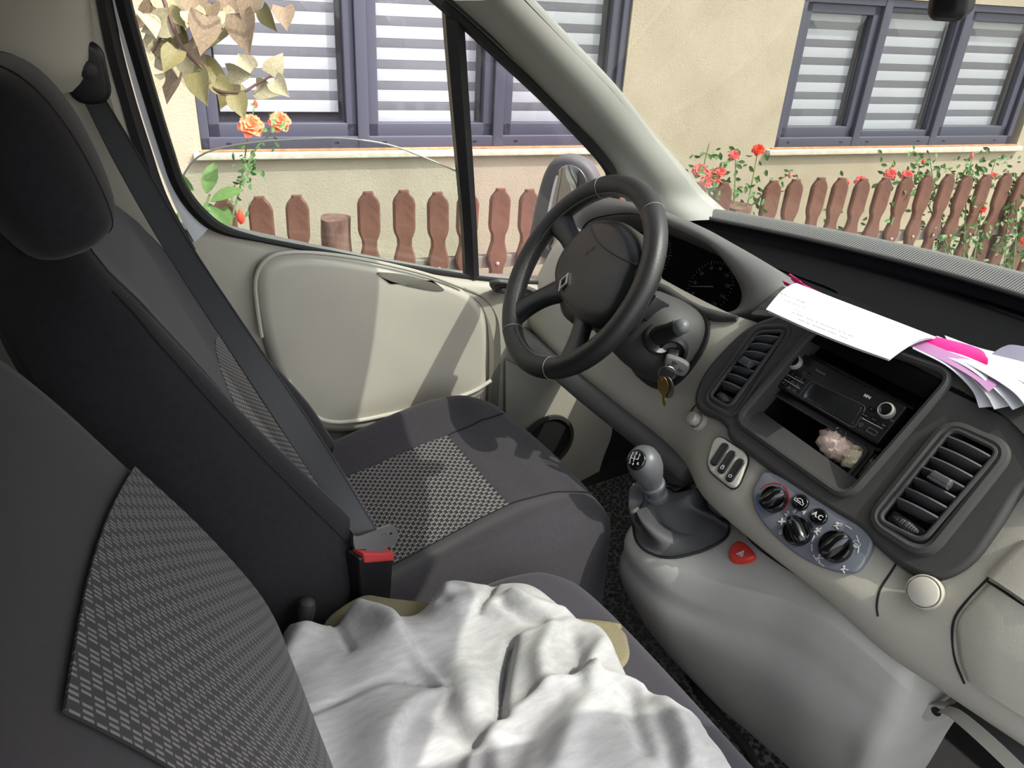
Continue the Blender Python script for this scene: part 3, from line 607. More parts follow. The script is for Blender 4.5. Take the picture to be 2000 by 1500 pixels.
def rose(label, base, stems, blooms, nleaf, d, spread, name='rose_bush', buds=()):
    t = thing(name, label, 'rose bush', P(*base, d=d), 'roses by the fence')
    for s in stems: twig(t, s, d, .0045, 'stem_green')
    for x, y, r, k in blooms: bloom(t, P(x, y, d=d-.03), r/FPX*d, k)
    for x, y, r, k in buds:
        p = P(x, y, d=d-.02); mb = MB(); q = r/FPX*d; mb.lathe([(q*.25, -q), (q*.6, -q*.4), (q*.55, .2*q), (q*.25, q), (.0005, q*1.3)], Fr(p, (1, 0, 0), (0, 1, 0)), 10); mb.build('bud', k, t)
    mb = MB(); src = LM['rose']; vs = np.array([v.co[:] for v in src.vertices]); fs_ = [tuple(q.vertices) for q in src.polygons]
    for _ in range(nleaf):
        s = random.choice(stems); c = cr(s, 20); x, y = c[random.randrange(2, 20)]; x += random.gauss(0, spread); y += random.gauss(0, spread*.6)
        p = P(x, y, d=d+random.uniform(-.09, .09)); a = random.uniform(-180, 180); yv = nrm(screen(a, p)+TOCAM(p)*random.uniform(-.5, .5)); z = nrm(TOCAM(p)+np.array([random.uniform(-.8, .8) for _ in range(3)])); z = nrm(z-yv*(z @ yv)); xv = np.cross(yv, z); L = random.uniform(.020, .042)*(.8 if d < 3.2 else 1)
        mb.add([p+L*(v[0]*xv+v[1]*yv+v[2]*z) for v in vs], fs_)
    tag(mb.build('foliage', 'leaf_rose', t), kind='stuff'); return t
rose('slender rose with two orange blooms seen through the door window', (450, 440), [[(448, 470), (455, 420), (468, 370), (478, 310), (485, 260), (498, 205)], [(480, 330), (500, 290), (530, 260), (545, 240)], [(470, 360), (490, 330), (500, 310)]], [(490, 245, 24, 'rose_orange'), (546, 237, 21, 'rose_orange')], 70, 2.95, 15, buds=[(499, 203, 7, 'rose_red'), (470, 424, 13, 'rose_red')])
rose('rose bush with a cluster of pink blooms beside the front pillar', (1385, 400), [[(1400, 430), (1385, 380), (1375, 330), (1385, 280)], [(1395, 400), (1380, 360), (1370, 330)], [(1410, 400), (1405, 350), (1400, 335)]], [(1367, 333, 15, 'rose_pink'), (1390, 343, 12, 'rose_pink'), (1407, 336, 11, 'rose_pink'), (1378, 356, 12, 'rose_pink'), (1400, 358, 10, 'rose_pink')], 80, 3.75, 16)
rose('tall rose with a single red bloom left of the right house window', (1440, 420), [[(1450, 450), (1460, 400), (1470, 350), (1480, 296)], [(1430, 430), (1435, 370), (1437, 310), (1435, 298)], [(1450, 420), (1500, 370), (1540, 340)]], [(1481, 292, 12, 'rose_red'), (1434, 303, 11, 'rose_pink')], 80, 3.85, 14, buds=[(1543, 342, 6, 'rose_pink')])
rose('rose with pink blooms peeping over the middle pickets', (1690, 470), [[(1690, 500), (1700, 420), (1720, 370), (1745, 318)], [(1620, 480), (1640, 400), (1650, 350)], [(1740, 440), (1760, 380), (1770, 345)], [(1600, 520), (1620, 460)]], [(1739, 340, 12, 'rose_pink'), (1771, 343, 12, 'rose_pink'), (1681, 354, 12, 'rose_pink'), (1648, 358, 11, 'rose_pink')], 90, 4.15, 16, buds=[(1746, 320, 6, 'rose_red')])
rose('leafy rose climbing behind the right-hand pickets', (1850, 450), [[(1850, 540), (1840, 450), (1825, 370), (1815, 300)], [(1880, 540), (1885, 430), (1890, 350), (1900, 305)], [(1860, 500), (1800, 370), (1795, 320)], [(1900, 520), (1920, 400), (1945, 310)], [(1820, 520), (1860, 430), (1870, 340)]], [(1940, 343, 7, 'rose_pink'), (1918, 408, 8, 'rose_red')], 420, 4.35, 22, buds=[(1898, 304, 6, 'rose_pink'), (1803, 316, 5, 'rose_red')])
rose('bushy dark rose foliage at the right end of the fence', (1985, 420), [[(1975, 560), (1985, 450), (1985, 340)], [(1995, 560), (2010, 430), (2005, 335)], [(1960, 540), (1970, 420), (1980, 350)]], [(1999, 470, 7, 'rose_red')], 260, 4.4, 20)
# ---------------------------------------------------------------- wing mirror
wm = thing('wing_mirror', 'black framed wing mirror outside the driver window', 'mirror', P(1095, 470, X=-.98))
fm = Fr(P(1105, 385, X=-1.0), (.80, .60, 0.0), (.03, 0, 1)); 
if fm.n @ (CAM-fm.o) < 0: fm = Fr(fm.o, -fm.u, fm.v)
o2 = [fm.uv(*q) for q in [(1036, 490), (1040, 430), (1052, 375), (1066, 332), (1085, 309), (1115, 305), (1145, 318), (1164, 345), (1168, 390), (1163, 440), (1156, 490), (1100, 510)]]
o2 = [tuple(q) for q in cr(o2, 48, True)]; ca = np.mean(o2, 0)
mb = MB(); mb.pad(o2, fm.at(0, 0, -.03), R=.014, depth=.04, seg=4); hs2 = mb.build('mirror_housing', 'dash_mid', wm)
mat('mirror_glass', (215, 218, 216), .02, 1.)
mb = MB(); mb.pad([tuple(ca+np.array((.008, 0))+(np.array(q)-ca)*np.array((.62, .84))) for q in o2], fm.at(0, 0, .0095), R=.001, depth=.003); mb.build('mirror_glass', 'mirror_glass', wm)
mb = MB(); mb.tube([fm.w(ca[0], ca[1]-.08, -.03), fm.w(ca[0], ca[1]-.13, -.02), V3(-.83, .80, .56)], [.03, .03, .035], 10); mb.build('mirror_arm', 'black_plastic', wm)
# interior rear-view mirror
rm = thing('rear_view_mirror', 'dark rear-view mirror hanging from the windscreen at the top edge', 'mirror', V3(.05, .58, 1.19))
fr = Fr(P(1855, 8, X=.05), (1, .28, .0), (.05, -.25, 1)); fr = fr if fr.n[1] < 0 else Fr(fr.o, -fr.u, fr.v)
mb = MB(); mb.pad(rrect(.040, .044, .012, 6), fr.at(0, .006, -.015), R=.012, depth=.03, seg=5); mb.build('mirror_case', 'black_plastic', rm)
mb = MB(); mb.tube([P(1880, 0, X=.05), V3(.06, .60, 1.235), V3(.06, .585, 1.262)], [.010, .009, .012], 10); mb.build('mirror_stem', 'black_plastic', rm)
# ================================================================ dashboard
dash = thing('dashboard', 'two-tone dashboard, pale beige below and charcoal above, under the windscreen', 'dashboard', (0, .7, .45))
FP = Fr((0, .63, .70), (1, 0, 0), (0, .66, .752))     # the plane of the centre stack
DR = {  # dash face profiles (Y, Z) at stations along X
 -.80: [(.70, .70), (.66, .665), (.62, .60), (.585, .53), (.58, .495), (.61, .455), (.74, .45)],
 -.60: [(.67, .705), (.635, .665), (.60, .60), (.565, .53), (.555, .492), (.59, .452), (.72, .45)],
 -.40: [(.655, .705), (.62, .665), (.59, .60), (.555, .53), (.547, .488), (.585, .448), (.72, .45)],
 -.25: [(.65, .708), (.615, .67), (.585, .61), (.552, .54), (.543, .492), (.578, .452), (.70, .45)],
 -.17: [(.66, .712), (.612, .658), (.572, .605), (.535, .545), (.53, .497), (.56, .458), (.66, .45)],
 -.08: [(.665, .708), (.606, .646), (.561, .598), (.514, .553), (.492, .507), (.515, .468), (.62, .45)],
 .04: [(.665, .708), (.606, .646), (.560, .597), (.510, .552), (.482, .513), (.500, .475), (.60, .45)],
 .16: [(.665, .708), (.606, .646), (.560, .597), (.510, .552), (.480, .515), (.497, .480), (.60, .45)],
 .25: [(.668, .712), (.610, .652), (.562, .605), (.514, .560), (.482, .520), (.498, .468), (.60, .43)],
 .33: [(.672, .735), (.622, .69), (.565, .640), (.518, .590), (.495, .535), (.502, .474), (.60, .46)],
 .45: [(.69, .75), (.63, .71), (.57, .65), (.53, .59), (.51, .53), (.515, .480), (.62, .47)],
 .80: [(.72, .74), (.67, .70), (.62, .64), (.59, .58), (.57, .52), (.575, .48), (.68, .47)]}
ctrl = [[V3(x, *DR[x][r]) for x in sorted(DR)] for r in range(7)]
# resample the stations evenly enough for a smooth spline
gx = sorted(DR)
g = crgrid(ctrl, 46, 110); GD = g; LOWER = MB(); LOWER.slab(g[::-1], .006)
# dark rounded knee edge under the driver's side
kn = [V3(x, .545+.05*max(0, (-.5-x)), .462) for x in np.linspace(-.78, -.16, 16)]
mb = MB(); mb.tube(kn, .024, 12); mb.build('knee_edge', 'dash_mid', dash)
# dashboard top: defroster strip, tray, rear lip
def tray(x):
    b = ws_base(x); c = .066*(1-.25*abs(x)/.8)
    k = np.clip((-x-.13)/.12, 0, 1); k = k*k*(3-2*k); lip = .70+.24*k; e = .085*k
    return [b+V3(0, .05, -.01), b+V3(0, 0, 0), V3(x, b[1]-c*.5, .706), V3(x, b[1]-c, .694), V3(x, b[1]-c-.012, .672), V3(x, b[1]-c-.03, .655), V3(x, (b[1]+lip)/2-.05, .648), V3(x, lip+.10, .668-.02*k), V3(x, lip+.05, .725-e*.8), V3(x, lip+.012, .752-e), V3(x, lip-.03, .752-e), V3(x, lip-.045, .725-e)]
xs_ = np.linspace(-.80, .80, 33)
T = np.array([tray(x) for x in xs_]).transpose(1, 0, 2)
mat('defrost', (116, 116, 116), .6, bump=('wave', 60, 1., .004))
mb = MB(); mb.slab(crgrid(T[:4], 10, 90)[::-1], .006); mb.build('defroster_strip', 'defrost', dash)
mb = MB(); mb.slab(crgrid(T[3:], 36, 90)[::-1], .006); mb.build('dash_tray', 'dash_black', dash)
mb = MB(); mb.tube(cr(T[3], 60), .006, 8); mb.build('strip_lip', 'dash_dark', dash)
# ---------------------------------------------------------------- instrument hood
FH = Fr((-.5, .70, .70), (1, 0, 0), (0, .5, .866))
inr = [(1304, 438), (1340, 456), (1385, 480), (1418, 516), (1442, 555), (1447, 582), (1436, 603), (1410, 610), (1375, 606), (1340, 590), (1310, 573), (1283, 560)]
our = [(1304, 414), (1350, 432), (1405, 462), (1470, 500), (1515, 535), (1528, 570), (1512, 600), (1475, 622), (1410, 630), (1340, 612), (1310, 594), (1283, 580)]
def mir(px):
    r = [FH.uv(*q) for q in px]; c = r[0][0]-.02, r[-1][0]
    uc = -.02; r = [q for q in r if q[0] > uc+.01]
    return r+[(2*uc-a, b) for a, b in r[::-1]]
ri = np.array(mir(inr)); ro = np.array(mir(our)); n_ = 96
ri = cr(ri, n_, True); ro = cr(ro, n_, True); cen = ri.mean(0)
def ring(o_, k, z, kk=None): return [FH.w(*(cen+(q-cen)*k), z) for q in o_]
mb = MB(); mb.loft([ring(ri, .93, -.095), ring(ri, .97, -.03), ring(ri, 1., -.002), ring(ri*.75+ro*.25, 1, .006), ring(ri*.4+ro*.6, 1., .003), ring(ro, 1, -.012), ring(ro, 1.03, -.04), ring(ro, 1.05, -.10)], False)
hood = mb.build('instrument_hood', 'dash_mid', dash, ang=80)
mb = MB(); mb.loft([ring(ri, .945, -.094), ring(ri, .985, -.03), ring(ri, .995, -.004)][::1], False); mb.build('hood_lining', 'dash_black', hood)
mb = MB(); mb.loft([ring(ri, .95, -.10), ring(ri, .95, -.088), ring(ri, .5, -.088)]); gf = mb.build('gauge_face', 'dash_black', dash)
mat('dial_print', (95, 95, 98), .6)
for cu_, nums in ((FH.uv(1385, 560, -.085), ('10', '30', '50', '70', '90', '110', '130', '150', '170')), ):
    for side in (0, 1):
        du = cu_[0] if side == 0 else 2*-.02-cu_[0]; dvv = cu_[1]
        fd_ = FH.at(du, dvv, -.0875)
        mb = MB()
        for k in range(33):
            a = math.radians(220-k*260/32); L = .008 if k % 4 == 0 else .004
            mb.box(fd_.at(.052*math.cos(a), .052*math.sin(a), .0006, a), L, .0012, .0008, .0002)
        dl = mb.build('dial', 'dial_print', gf)
        for k, s in enumerate(nums):
            a = math.radians(220-k*260/8); text('numeral', s, .009, fd_.at(.040*math.cos(a), .040*math.sin(a), .0006), 'dial_print', gf)
        a = math.radians(200); mb = MB(); mb.tube([fd_.w(-.01*math.cos(a), -.01*math.sin(a), .003), fd_.w(.046*math.cos(a), .046*math.sin(a), .003)], [.0015, .0006], 6); mb.build('needle', 'grey_print', gf)
# ---------------------------------------------------------------- charcoal surround with vents
so_px = [(1600, 600), (1530, 622), (1470, 645), (1423, 686), (1383, 735), (1367, 778), (1378, 798), (1409, 811), (1430, 832), (1440, 855), (1533, 925), (1636, 992), (1687, 1022), (1717, 1053), (1757, 1088), (1795, 1112), (1834, 1118), (1868, 1108), (1900, 1080), (1940, 1020), (1985, 950)]
so_uv = [FP.uv(*q) for q in so_px]+[(.275, .03), (.268, .062), (.24, .082), (.16, .088), (0, .088), (-.06, .084)]
so_uv = cr(so_uv, 120, True)
BZ = [FP.uv(*q) for q in [(1598, 648), (1855, 738), (1655, 968), (1448, 822)]]; bc = np.mean(BZ, 0)
def quad_round(Q, r, n=6):
    Q = [np.array(q, float) for q in ccw(Q)]; o = []
    for i in range(4):
        p, a, b = Q[i], nrm(Q[i-1]-Q[i]), nrm(Q[(i+1) % 4]-Q[i])
        for t in np.linspace(0, 1, n): o.append(tuple(p+a*r*(1-t)**2+b*r*t**2))
    return o
bz = quad_round(BZ, .022)
VL = [FP.uv(*q) for q in [(1484, 652), (1538, 650), (1428, 800), (1388, 778)]]; VR = [FP.uv(*q, .006) for q in [(1862, 838), (1955, 882), (1803, 1060), (1716, 1016)]]
vl, vr_ = quad_round(VL, .012), quad_round(VR, .016)
mb = MB(); mb.plate([tuple(q) for q in so_uv], [bz, vl, vr_], FP, .035, base=-.03); sur = mb.build('centre_surround', 'dash_dark', dash, ang=30)
mb = MB(); mb.tube([FP.w(a, b, -.004) for a, b in cr([tuple(q) for q in so_uv], 160, True)], .0095, 10, closed=True); mb.build('surround_edge', 'dash_dark', dash)
def inpoly(p, poly):
    c = False; j = len(poly)-1
    for i in range(len(poly)):
        if (poly[i][1] > p[1]) != (poly[j][1] > p[1]) and p[0] < (poly[j][0]-poly[i][0])*(p[1]-poly[i][1])/(poly[j][1]-poly[i][1])+poly[i][0]: c = not c
        j = i
    return c
_sc = so_uv.mean(0); _small = [tuple(_sc+(q-_sc)*.95) for q in so_uv]; _v = np.array(LOWER.v); _keep = []
for q in LOWER.f:
    p = _v[list(q)].mean(0)-FP.o
    if not (abs(p @ FP.n) < .08 and inpoly((p @ FP.u, p @ FP.v), _small)): _keep.append(q)
LOWER.f = _keep; LOWER.build('lower_dash', 'trim_beige', dash)
# cowl: charcoal shoulder from the surround up to the lip of the tray
cw = [[(-.20, .655, .722), (-.10, .664, .745), (.03, .668, .748), (.14, .668, .75), (.22, .66, .747), (.29, .635, .72), (.335, .60, .665)], [(-.20, .69, .745), (-.10, .69, .764), (.03, .692, .768), (.14, .692, .770), (.24, .69, .770), (.32, .67, .75), (.37, .64, .70)], [(-.22, .74, .750), (-.10, .73, .762), (.03, .73, .768), (.14, .73, .77), (.26, .735, .772), (.36, .73, .765), (.44, .70, .745)]]
mb = MB(); CWG = crgrid([[V3(*p) for p in r] for r in cw], 14, 40); mb.slab(CWG, .006); mb.build('cowl', 'dash_dark', dash)
# raised rim round the radio opening, and the shelf below it
bo = [tuple(bc+(np.array(q)-bc)*1.055) for q in bz]
mb = MB(); mb.tube([FP.w(a, b, .005) for a, b in lin(bo, 120, True)], .0065, 8, closed=True); mb.build('radio_rim', 'dash_dark', dash)
def shell(mb, o_, z0, z1, taper=.97, cnt=None):       # inward-facing walls and floor of a recess
    c = np.mean(o_, 0) if cnt is None else cnt; k = len(mb.v); n = len(o_)
    mb.v += [tuple(FP.w(*q, z0)) for q in o_]+[tuple(FP.w(*(c+(np.array(q)-c)*taper), z1)) for q in o_]
    for i in range(n): j = (i+1) % n; mb.f.append((k+i, k+n+i, k+n+j, k+j)[::-1])
    mb.f.append(tuple(k+n+i for i in range(n)))
# stepped recess: wide mouth down to the radio level
inn = [FP.uv(*q, -.02) for q in [(1622, 668), (1842, 755), (1700, 925), (1500, 790)]]
mb = MB(); mouth = bz; inner = quad_round([FP.uv(*q, -.022) for q in [(1566, 646), (1850, 736), (1690, 948), (1474, 794)]], .012)
mb.v = []; k = len(bz); mb.v += [tuple(FP.w(a, b, .002)) for a, b in bz]+[tuple(FP.w(a, b, -.022)) for a, b in inner]
for i in range(k): j = (i+1) % k; mb.f.append((i, j, k+j, k+i))
mb.build('radio_bezel', 'dash_dark', dash)
mat('pocket_black', (16, 16, 18), .55, bump=('noise', 300, .2, .0008))
RZ = -.024
mb = MB(); shell(mb, inner, -.022, -.12, .96); mb.build('recess', 'pocket_black', dash)
# lower pocket with rounded lip, upper pocket shelf
RA = [FP.uv(*q, RZ) for q in [(1561, 690), (1779, 800), (1722, 869), (1513, 760)]]
ru0, ru1 = (RA[0][0]+RA[3][0])/2, (RA[1][0]+RA[2][0])/2; rv1, rv0 = (RA[0][1]+RA[1][1])/2, (RA[2][1]+RA[3][1])/2
mb = MB(); mb.box(FP, ru1-ru0+.006, .006, .09, .002, ((ru0+ru1)/2, rv0-.004, RZ-.045)); mb.build('shelf', 'pocket_black', dash)
mb = MB(); mb.box(FP, ru1-ru0+.006, .006, .09, .002, ((ru0+ru1)/2, rv1+.004, RZ-.045)); mb.build('shelf', 'pocket_black', dash)
po = rrect(ru1-ru0-.012, .062, .008, 5); pc = ((ru0+ru1)/2-.004, rv0-.042)
mb = MB(); mb.tube([FP.w(pc[0]+a, pc[1]+b, RZ+.001) for a, b in po], .0022, 6, closed=True); mb.build('pocket_lip', 'dash_dark', dash)
mb = MB(); mb.plate(rrect(ru1-ru0+.004, .078, .01, 5), [po], FP.at(*pc, 0), .004, base=RZ-.004); mb.build('pocket_frame', 'black_plastic', dash)
# ---------------------------------------------------------------- air vents
def vent(Q, nsl, tilt, dpt, z0, name, tabi):
    Q = [np.array(q) for q in Q]                      # TL, TR, BR, BL in panel coordinates
    def bl(s, t): return (Q[0]*(1-s)+Q[1]*s)*(1-t)+(Q[3]*(1-s)+Q[2]*s)*t
    c = sum(Q)/4
    v = thing_child('air_vent', dash, FP.w(*c, 0))
    o_ = quad_round([tuple(q) for q in Q], .012)
    mb = MB(); shell(mb, o_, .003, -.05, .97); mb.build('vent_duct', 'pocket_black', v)
    mb = MB(); mb.tube([FP.w(a, b, z0) for a, b in lin(o_, 80, True)], .0035, 8, closed=True); mb.build('vent_frame', 'dash_dark', v)
    for k in range(nsl):
        t = .05+.78*(k+.5)/nsl; p = bl(.06, t); q = bl(.94, t); d = (Q[3]-Q[0])/nsl*.8*.9
        rows = []
        for w in np.linspace(-.5, .5, 5): rows.append([FP.w(*(p*(1-s)+q*s+d*w*.55), z0-.006+.020*(-w)-.004*math.sin(math.pi*s)*0-abs(w)*.004+.006*math.sin(math.pi*s)) for s in np.linspace(0, 1, 9)])
        mb = MB(); mb.slab(rows, .0026); sl_ = mb.build('slat', 'slat_grey', v)
        if k == tabi:
            m_ = p*.45+q*.55; f = FP.at(m_[0], m_[1]-.002, z0+.008); mb = MB(); mb.box(f, np.linalg.norm(q-p)*.5, .011, .012, .003)
            for e in range(12): mb.box(f.at(-np.linalg.norm(q-p)*.23+e*np.linalg.norm(q-p)*.46/11, -.006, .001), .0012, .003, .010, .0003)
            mb.build('slat_tab', 'slat_grey', v)
    p, q = bl(.12, .93), bl(.88, .93); f = FP.at(*((p+q)/2), z0-.010); ax = np.linalg.norm(q-p)
    mb = MB(); mb.box(f.at(0, 0, 0), ax*1.06, .017, .004, .003, (0, 0, .004)); mb.build('wheel_slot', 'black_plastic', v)
    rr = []; 
    for s in np.linspace(0, 1, 25): rr.append([f.w(ax*.40*(2*s-1), .007*math.cos(a)*math.sin(math.pi*(.12+.76*s)), .006+(.009 if int(s*24) % 2 else .0075)*math.sin(a)*math.sin(math.pi*(.12+.76*s))) for a in np.linspace(0, 6.2832, 10, endpoint=False)])
    mb = MB(); mb.loft(rr); mb.build('thumb_wheel', 'seal_grey', v, ang=20)
    return v
vent(VL, 7, .3, .04, .006, 'air_vent', 3); vent(VR, 7, .3, .04, .010, 'air_vent', 3)
lob = lin(quad_round([FP.uv(*q, .01) for q in [(1852, 822), (1974, 876), (1806, 1086), (1696, 1016)]], .024, 9), 90, True)
mb = MB(); mb.tube([FP.w(a, b, .005) for a, b in lob], .008, 8, closed=True); mb.build('vent_surround', 'dash_dark', dash)
lob = lin(quad_round([FP.uv(*q, .004) for q in [(1476, 638), (1550, 638), (1434, 818), (1374, 782)]], .02, 9), 90, True)
mb = MB(); mb.tube([FP.w(a, b, .002) for a, b in lob], .006, 8, closed=True); mb.build('vent_surround', 'dash_dark', dash)
# ---------------------------------------------------------------- climate panel
cl_px = [(1500, 922), (1480, 940), (1470, 968), (1478, 1002), (1508, 1042), (1555, 1082), (1607, 1108), (1654, 1119), (1682, 1108), (1704, 1062), (1690, 1035), (1640, 1002), (1560, 950)]
cu = cr([FP.uv(*q) for q in cl_px], 72, True)
cp = thing_child('climate_panel', dash, FP.w(.1, -.19, .0))
mb = MB(); mb.pad([tuple(q) for q in cu], FP.at(0, 0, -.012), R=.003, depth=.0145, seg=3, top=2); mb.build('panel_face', 'climate_grey', cp)
Z0 = .0027
mat('knob_gloss', (12, 12, 14), .16, coat=.3)
for (px, py, r, rot) in ((1511, 975, .0192, 1.2), (1558, 1037, .0203, -.5), (1632, 1067, .0215, 1.35)):
    u, v = FP.uv(px, py, .006); f = FP.at(u, v, Z0, rot)
    mb = MB(); mb.lathe([(r, 0), (r, .005), (r*.96, .008), (r*.88, .009), (r*.84, .0065), (r*.5, .006)], f, 36); kb = mb.build('knob', 'knob_gloss', cp)
    mb = MB(); rows = []
    for s in np.linspace(-1, 1, 13): rows.append([f.w(s*r*.84, w*r*.42*math.sqrt(max(.02, 1-s*s*.6)), .006+.010*(1-abs(w)**2.2)*(1-.5*abs(s)**3)) for w in np.linspace(-1, 1, 9)])
    mb.slab(rows, .004); mb.build('grip', 'knob_gloss', cp)
    mb = MB(); mb.box(f.at(r*.62, 0, .0158), r*.3, .0014, .001, .0003); mb.build('pointer', 'white_print', cp)
for (px, py, s) in ((1563, 981, 'car'), (1599, 1009, 'A.C')):
    u, v = FP.uv(px, py, .004); f = FP.at(u, v, Z0); mb = MB(); mb.pad(circ(.0125, 28, .0115), f, R=.003, depth=.005); bt = mb.build('button', 'gloss_black', cp)
    if s == 'A.C': text('lettering', s, .0095, f.at(0, 0, .0052), 'white_print', cp, bold=.0002)
    else:
        cars = [(-.0075, -.002), (-.0075, .001), (-.004, .0015), (-.002, .004), (.003, .004), (.005, .0012), (.0075, .001), (.0075, -.002)]
        mb = MB(); mb.tube([f.w(a, b, .0053) for a, b in cars], .0005, 5, closed=True); mb.tube([f.w(-.004, 0, .0053), f.w(.003, 0, .0053)], .0005, 5); mb.build('recirculation_mark', 'white_print', cp)
def arc(f, r, a0, a1, w, m, name, n=14):
    A_ = [math.radians(a0+(a1-a0)*k/n) for k in range(n+1)]
    mb = MB(); mb.slab([[f.w(rr*math.cos(a), rr*math.sin(a), .0004) for a in A_[::-1]] for rr in (r, r+w)][::1], .0004); mb.build(name, m, cp)
u, v = FP.uv(1511, 975, 0); f = FP.at(u, v, Z0); arc(f, .0225, -10, 88, .0016, 'red_print', 'red_arc'); arc(f, .0225, 95, 175, .0016, 'red_print', 'red_arc'); arc(f, .0225, 195, 275, .0018, 'blue_print', 'blue_arc')
u, v = FP.uv(1558, 1037, 0); f = FP.at(u, v, Z0)
for s, a, b in (('0', 1525, 1040), ('2', 1537, 1003), ('3', 1552, 998), ('4', 1570, 1001)): text('numeral', s, .0095, FP.at(*FP.uv(a, b, Z0), Z0+.0004), 'white_print', cp, bold=.0001)
fa = FP.at(*FP.uv(1527, 1019, Z0), Z0+.0004); mb = MB()
for k in range(4): mb.pad(circ(.0014, 10, .0028), fa.at(.0028*math.cos(k*1.571+.6), .0028*math.sin(k*1.571+.6), 0, k*1.571-.97), R=.0002, depth=.0004)
mb.build('fan_mark', 'white_print', cp)
u, v = FP.uv(1632, 1067, 0); f = FP.at(u, v, Z0)
for a0 in (118, 92, 55, 28, 172, 198, 222, 250, 272): arc(f, .0295, a0-9, a0+9, .0012, 'white_print', 'dial_dash', 5)
def person_mark(f):
    mb = MB(); mb.pad(circ(.0016, 10), f.at(-.002, .003, 0), R=.0002, depth=.0004); mb.box(f.at(-.001, -.0005, .0003, .9), .0055, .0016, .0005, .0002); mb.box(f.at(.002, -.0025, .0003, -.4), .0045, .0014, .0005, .0002); mb.box(f.at(.003, .002, .0003, .5), .004, .0009, .0005, .0002); mb.build('airflow_mark', 'white_print', cp)
for a, b in ((1635, 1027), (1595, 1038), (1600, 1090), (1648, 1112)): person_mark(FP.at(*FP.uv(a, b, Z0), Z0+.0002))
fa = FP.at(*FP.uv(1672, 1063, Z0), Z0+.0004); mb = MB(); mb.tube([fa.w(a, b, 0) for a, b in ((-.005, .003), (0, .0045), (.005, .003), (.004, -.003), (-.004, -.003))], .0005, 5, closed=True)
for k in (-.002, 0, .002): mb.tube([fa.w(k, -.0045, .0), fa.w(k+.0006, -.001, 0), fa.w(k, .002, 0)], .00045, 5)
mb.build('defrost_mark', 'white_print', cp)
# ---------------------------------------------------------------- three switches
sq = [(1393, 860), (1405, 855), (1440, 872), (1458, 893), (1459, 915), (1440, 948), (1428, 953), (1402, 934), (1386, 905)]
su = lin(quad_round([FP.uv(*q, -.002) for q in [(1397, 846), (1466, 889), (1437, 962), (1377, 914)]], .019, 9), 60, True); sc_ = thing_child('switch_bank', dash, FP.w(*su.mean(0), 0))
mb = MB(); mb.pad([tuple(q) for q in su], FP.at(0, 0, -.008), R=.004, depth=.0085); mb.build('bank_plate', 'trim_smooth', sc_)
mb = MB(); mb.tube([FP.w(a, b, -.0045) for a, b in su], .0018, 6, closed=True); mb.build('bank_groove', 'rubber', sc_)
for i, (px, py) in enumerate(((1406, 888), (1420, 903), (1436, 919))):
    u, v = FP.uv(px, py, 0); f = FP.at(u, v, -.001, .10); mb = MB(); mb.pad(rrect(.014, .040, .006, 5), f, R=.002, depth=.004); b_ = mb.build('switch', 'black_plastic', sc_)
    if i:
        mb = MB(); mb.tube([f.w(a, b-.011, .0045) for a, b in rrect(.0045, .004, .001, 2)], .0004, 5, closed=True)
        if i == 1: mb.tube([f.w(-.0015, -.009, .0045), f.w(-.0015, -.007, .0045), f.w(.0015, -.007, .0045), f.w(.0015, -.009, .0045)], .0004, 5)
        mb.build('switch_mark', 'white_print', sc_)
# cigarette lighter, round latch
u, v = FP.uv(1364, 822, -.01); f = FP.at(u, v, -.006)
f = Fr(hit(bvh(GD), 1364, 822, .002), (1, -.35, 0), (.1, .5, .86)); mb = MB(); mb.lathe([(.018, -.008), (.018, .002), (.017, .005), (.0145, .0055), (.014, .002), (.012, .002)], f, 28); lg = mb.build('lighter_socket', 'trim_smooth', dash)
mb = MB(); mb.lathe([(.0115, 0), (.0115, .014), (.0095, .017), (.004, .018)], f.at(0, 0), 24); mb.build('lighter_knob', 'trim_smooth', lg)
f = Fr(P(1804, 1156, Y=.505), (1, .12, .0), (-.05, .55, .83)); mb = MB(); mb.lathe([(.0205, -.012), (.0205, -.001), (.0195, .002), (.0182, .001), (.0182, -.004)], f, 40); lt = mb.build('latch_ring', 'trim_beige', dash)
mb = MB(); mb.lathe([(.0175, -.008), (.0175, .002), (.0165, .0045), (.012, .006), (.001, .0068)], f, 40); mb.build('round_latch', 'trim_smooth', lt)
# panel seams and glovebox lids on the passenger side
TD = bvh(GD)
def on_dash(px, py, lift=.0): return hit(TD, px, py, lift)
_lp = [p for p in (on_dash(*q, .004) for q in [(1272, 552), (1300, 568), (1330, 588), (1362, 606), (1400, 618), (1440, 622), (1470, 618), (1500, 612)]) if p is not None]
mb = MB(); mb.tube(cr(_lp, 40), np.interp(np.linspace(0, 1, 40), [0, .2, .8, 1], [.006, .010, .010, .005]), 10); mb.build('hood_lip', 'dash_dark', dash)
for pts in ([(1762, 1082), (1742, 1115), (1720, 1150), (1713, 1180), (1715, 1204)], [(2000, 1058), (1960, 1100), (1926, 1134), (1890, 1172), (1866, 1205), (1860, 1240), (1866, 1290), (1884, 1335)], [(1926, 1134), (1960, 1155), (2010, 1190)], [(1395, 745), (1378, 775), (1352, 800), (1347, 830)]):
    mb = MB(); mb.tube(cr([p for p in (on_dash(*q, -.0004) for q in pts) if p is not None], 24), .0017, 6); mb.build('panel_seam', 'rubber', dash)
ga = [on_dash(*q, .0) for q in [(1932, 1142), (1900, 1175), (1876, 1207), (1870, 1240), (1876, 1290), (1890, 1330)]]; gb_ = [on_dash(*q, .0) for q in [(2030, 1205), (2030, 1240), (2030, 1290), (2030, 1330), (2030, 1390), (2030, 1420)]]
A, B = cr(ga, 16), cr(gb_, 16); mb = MB(); up_ = nrm(CAM-A.mean(0))*.008
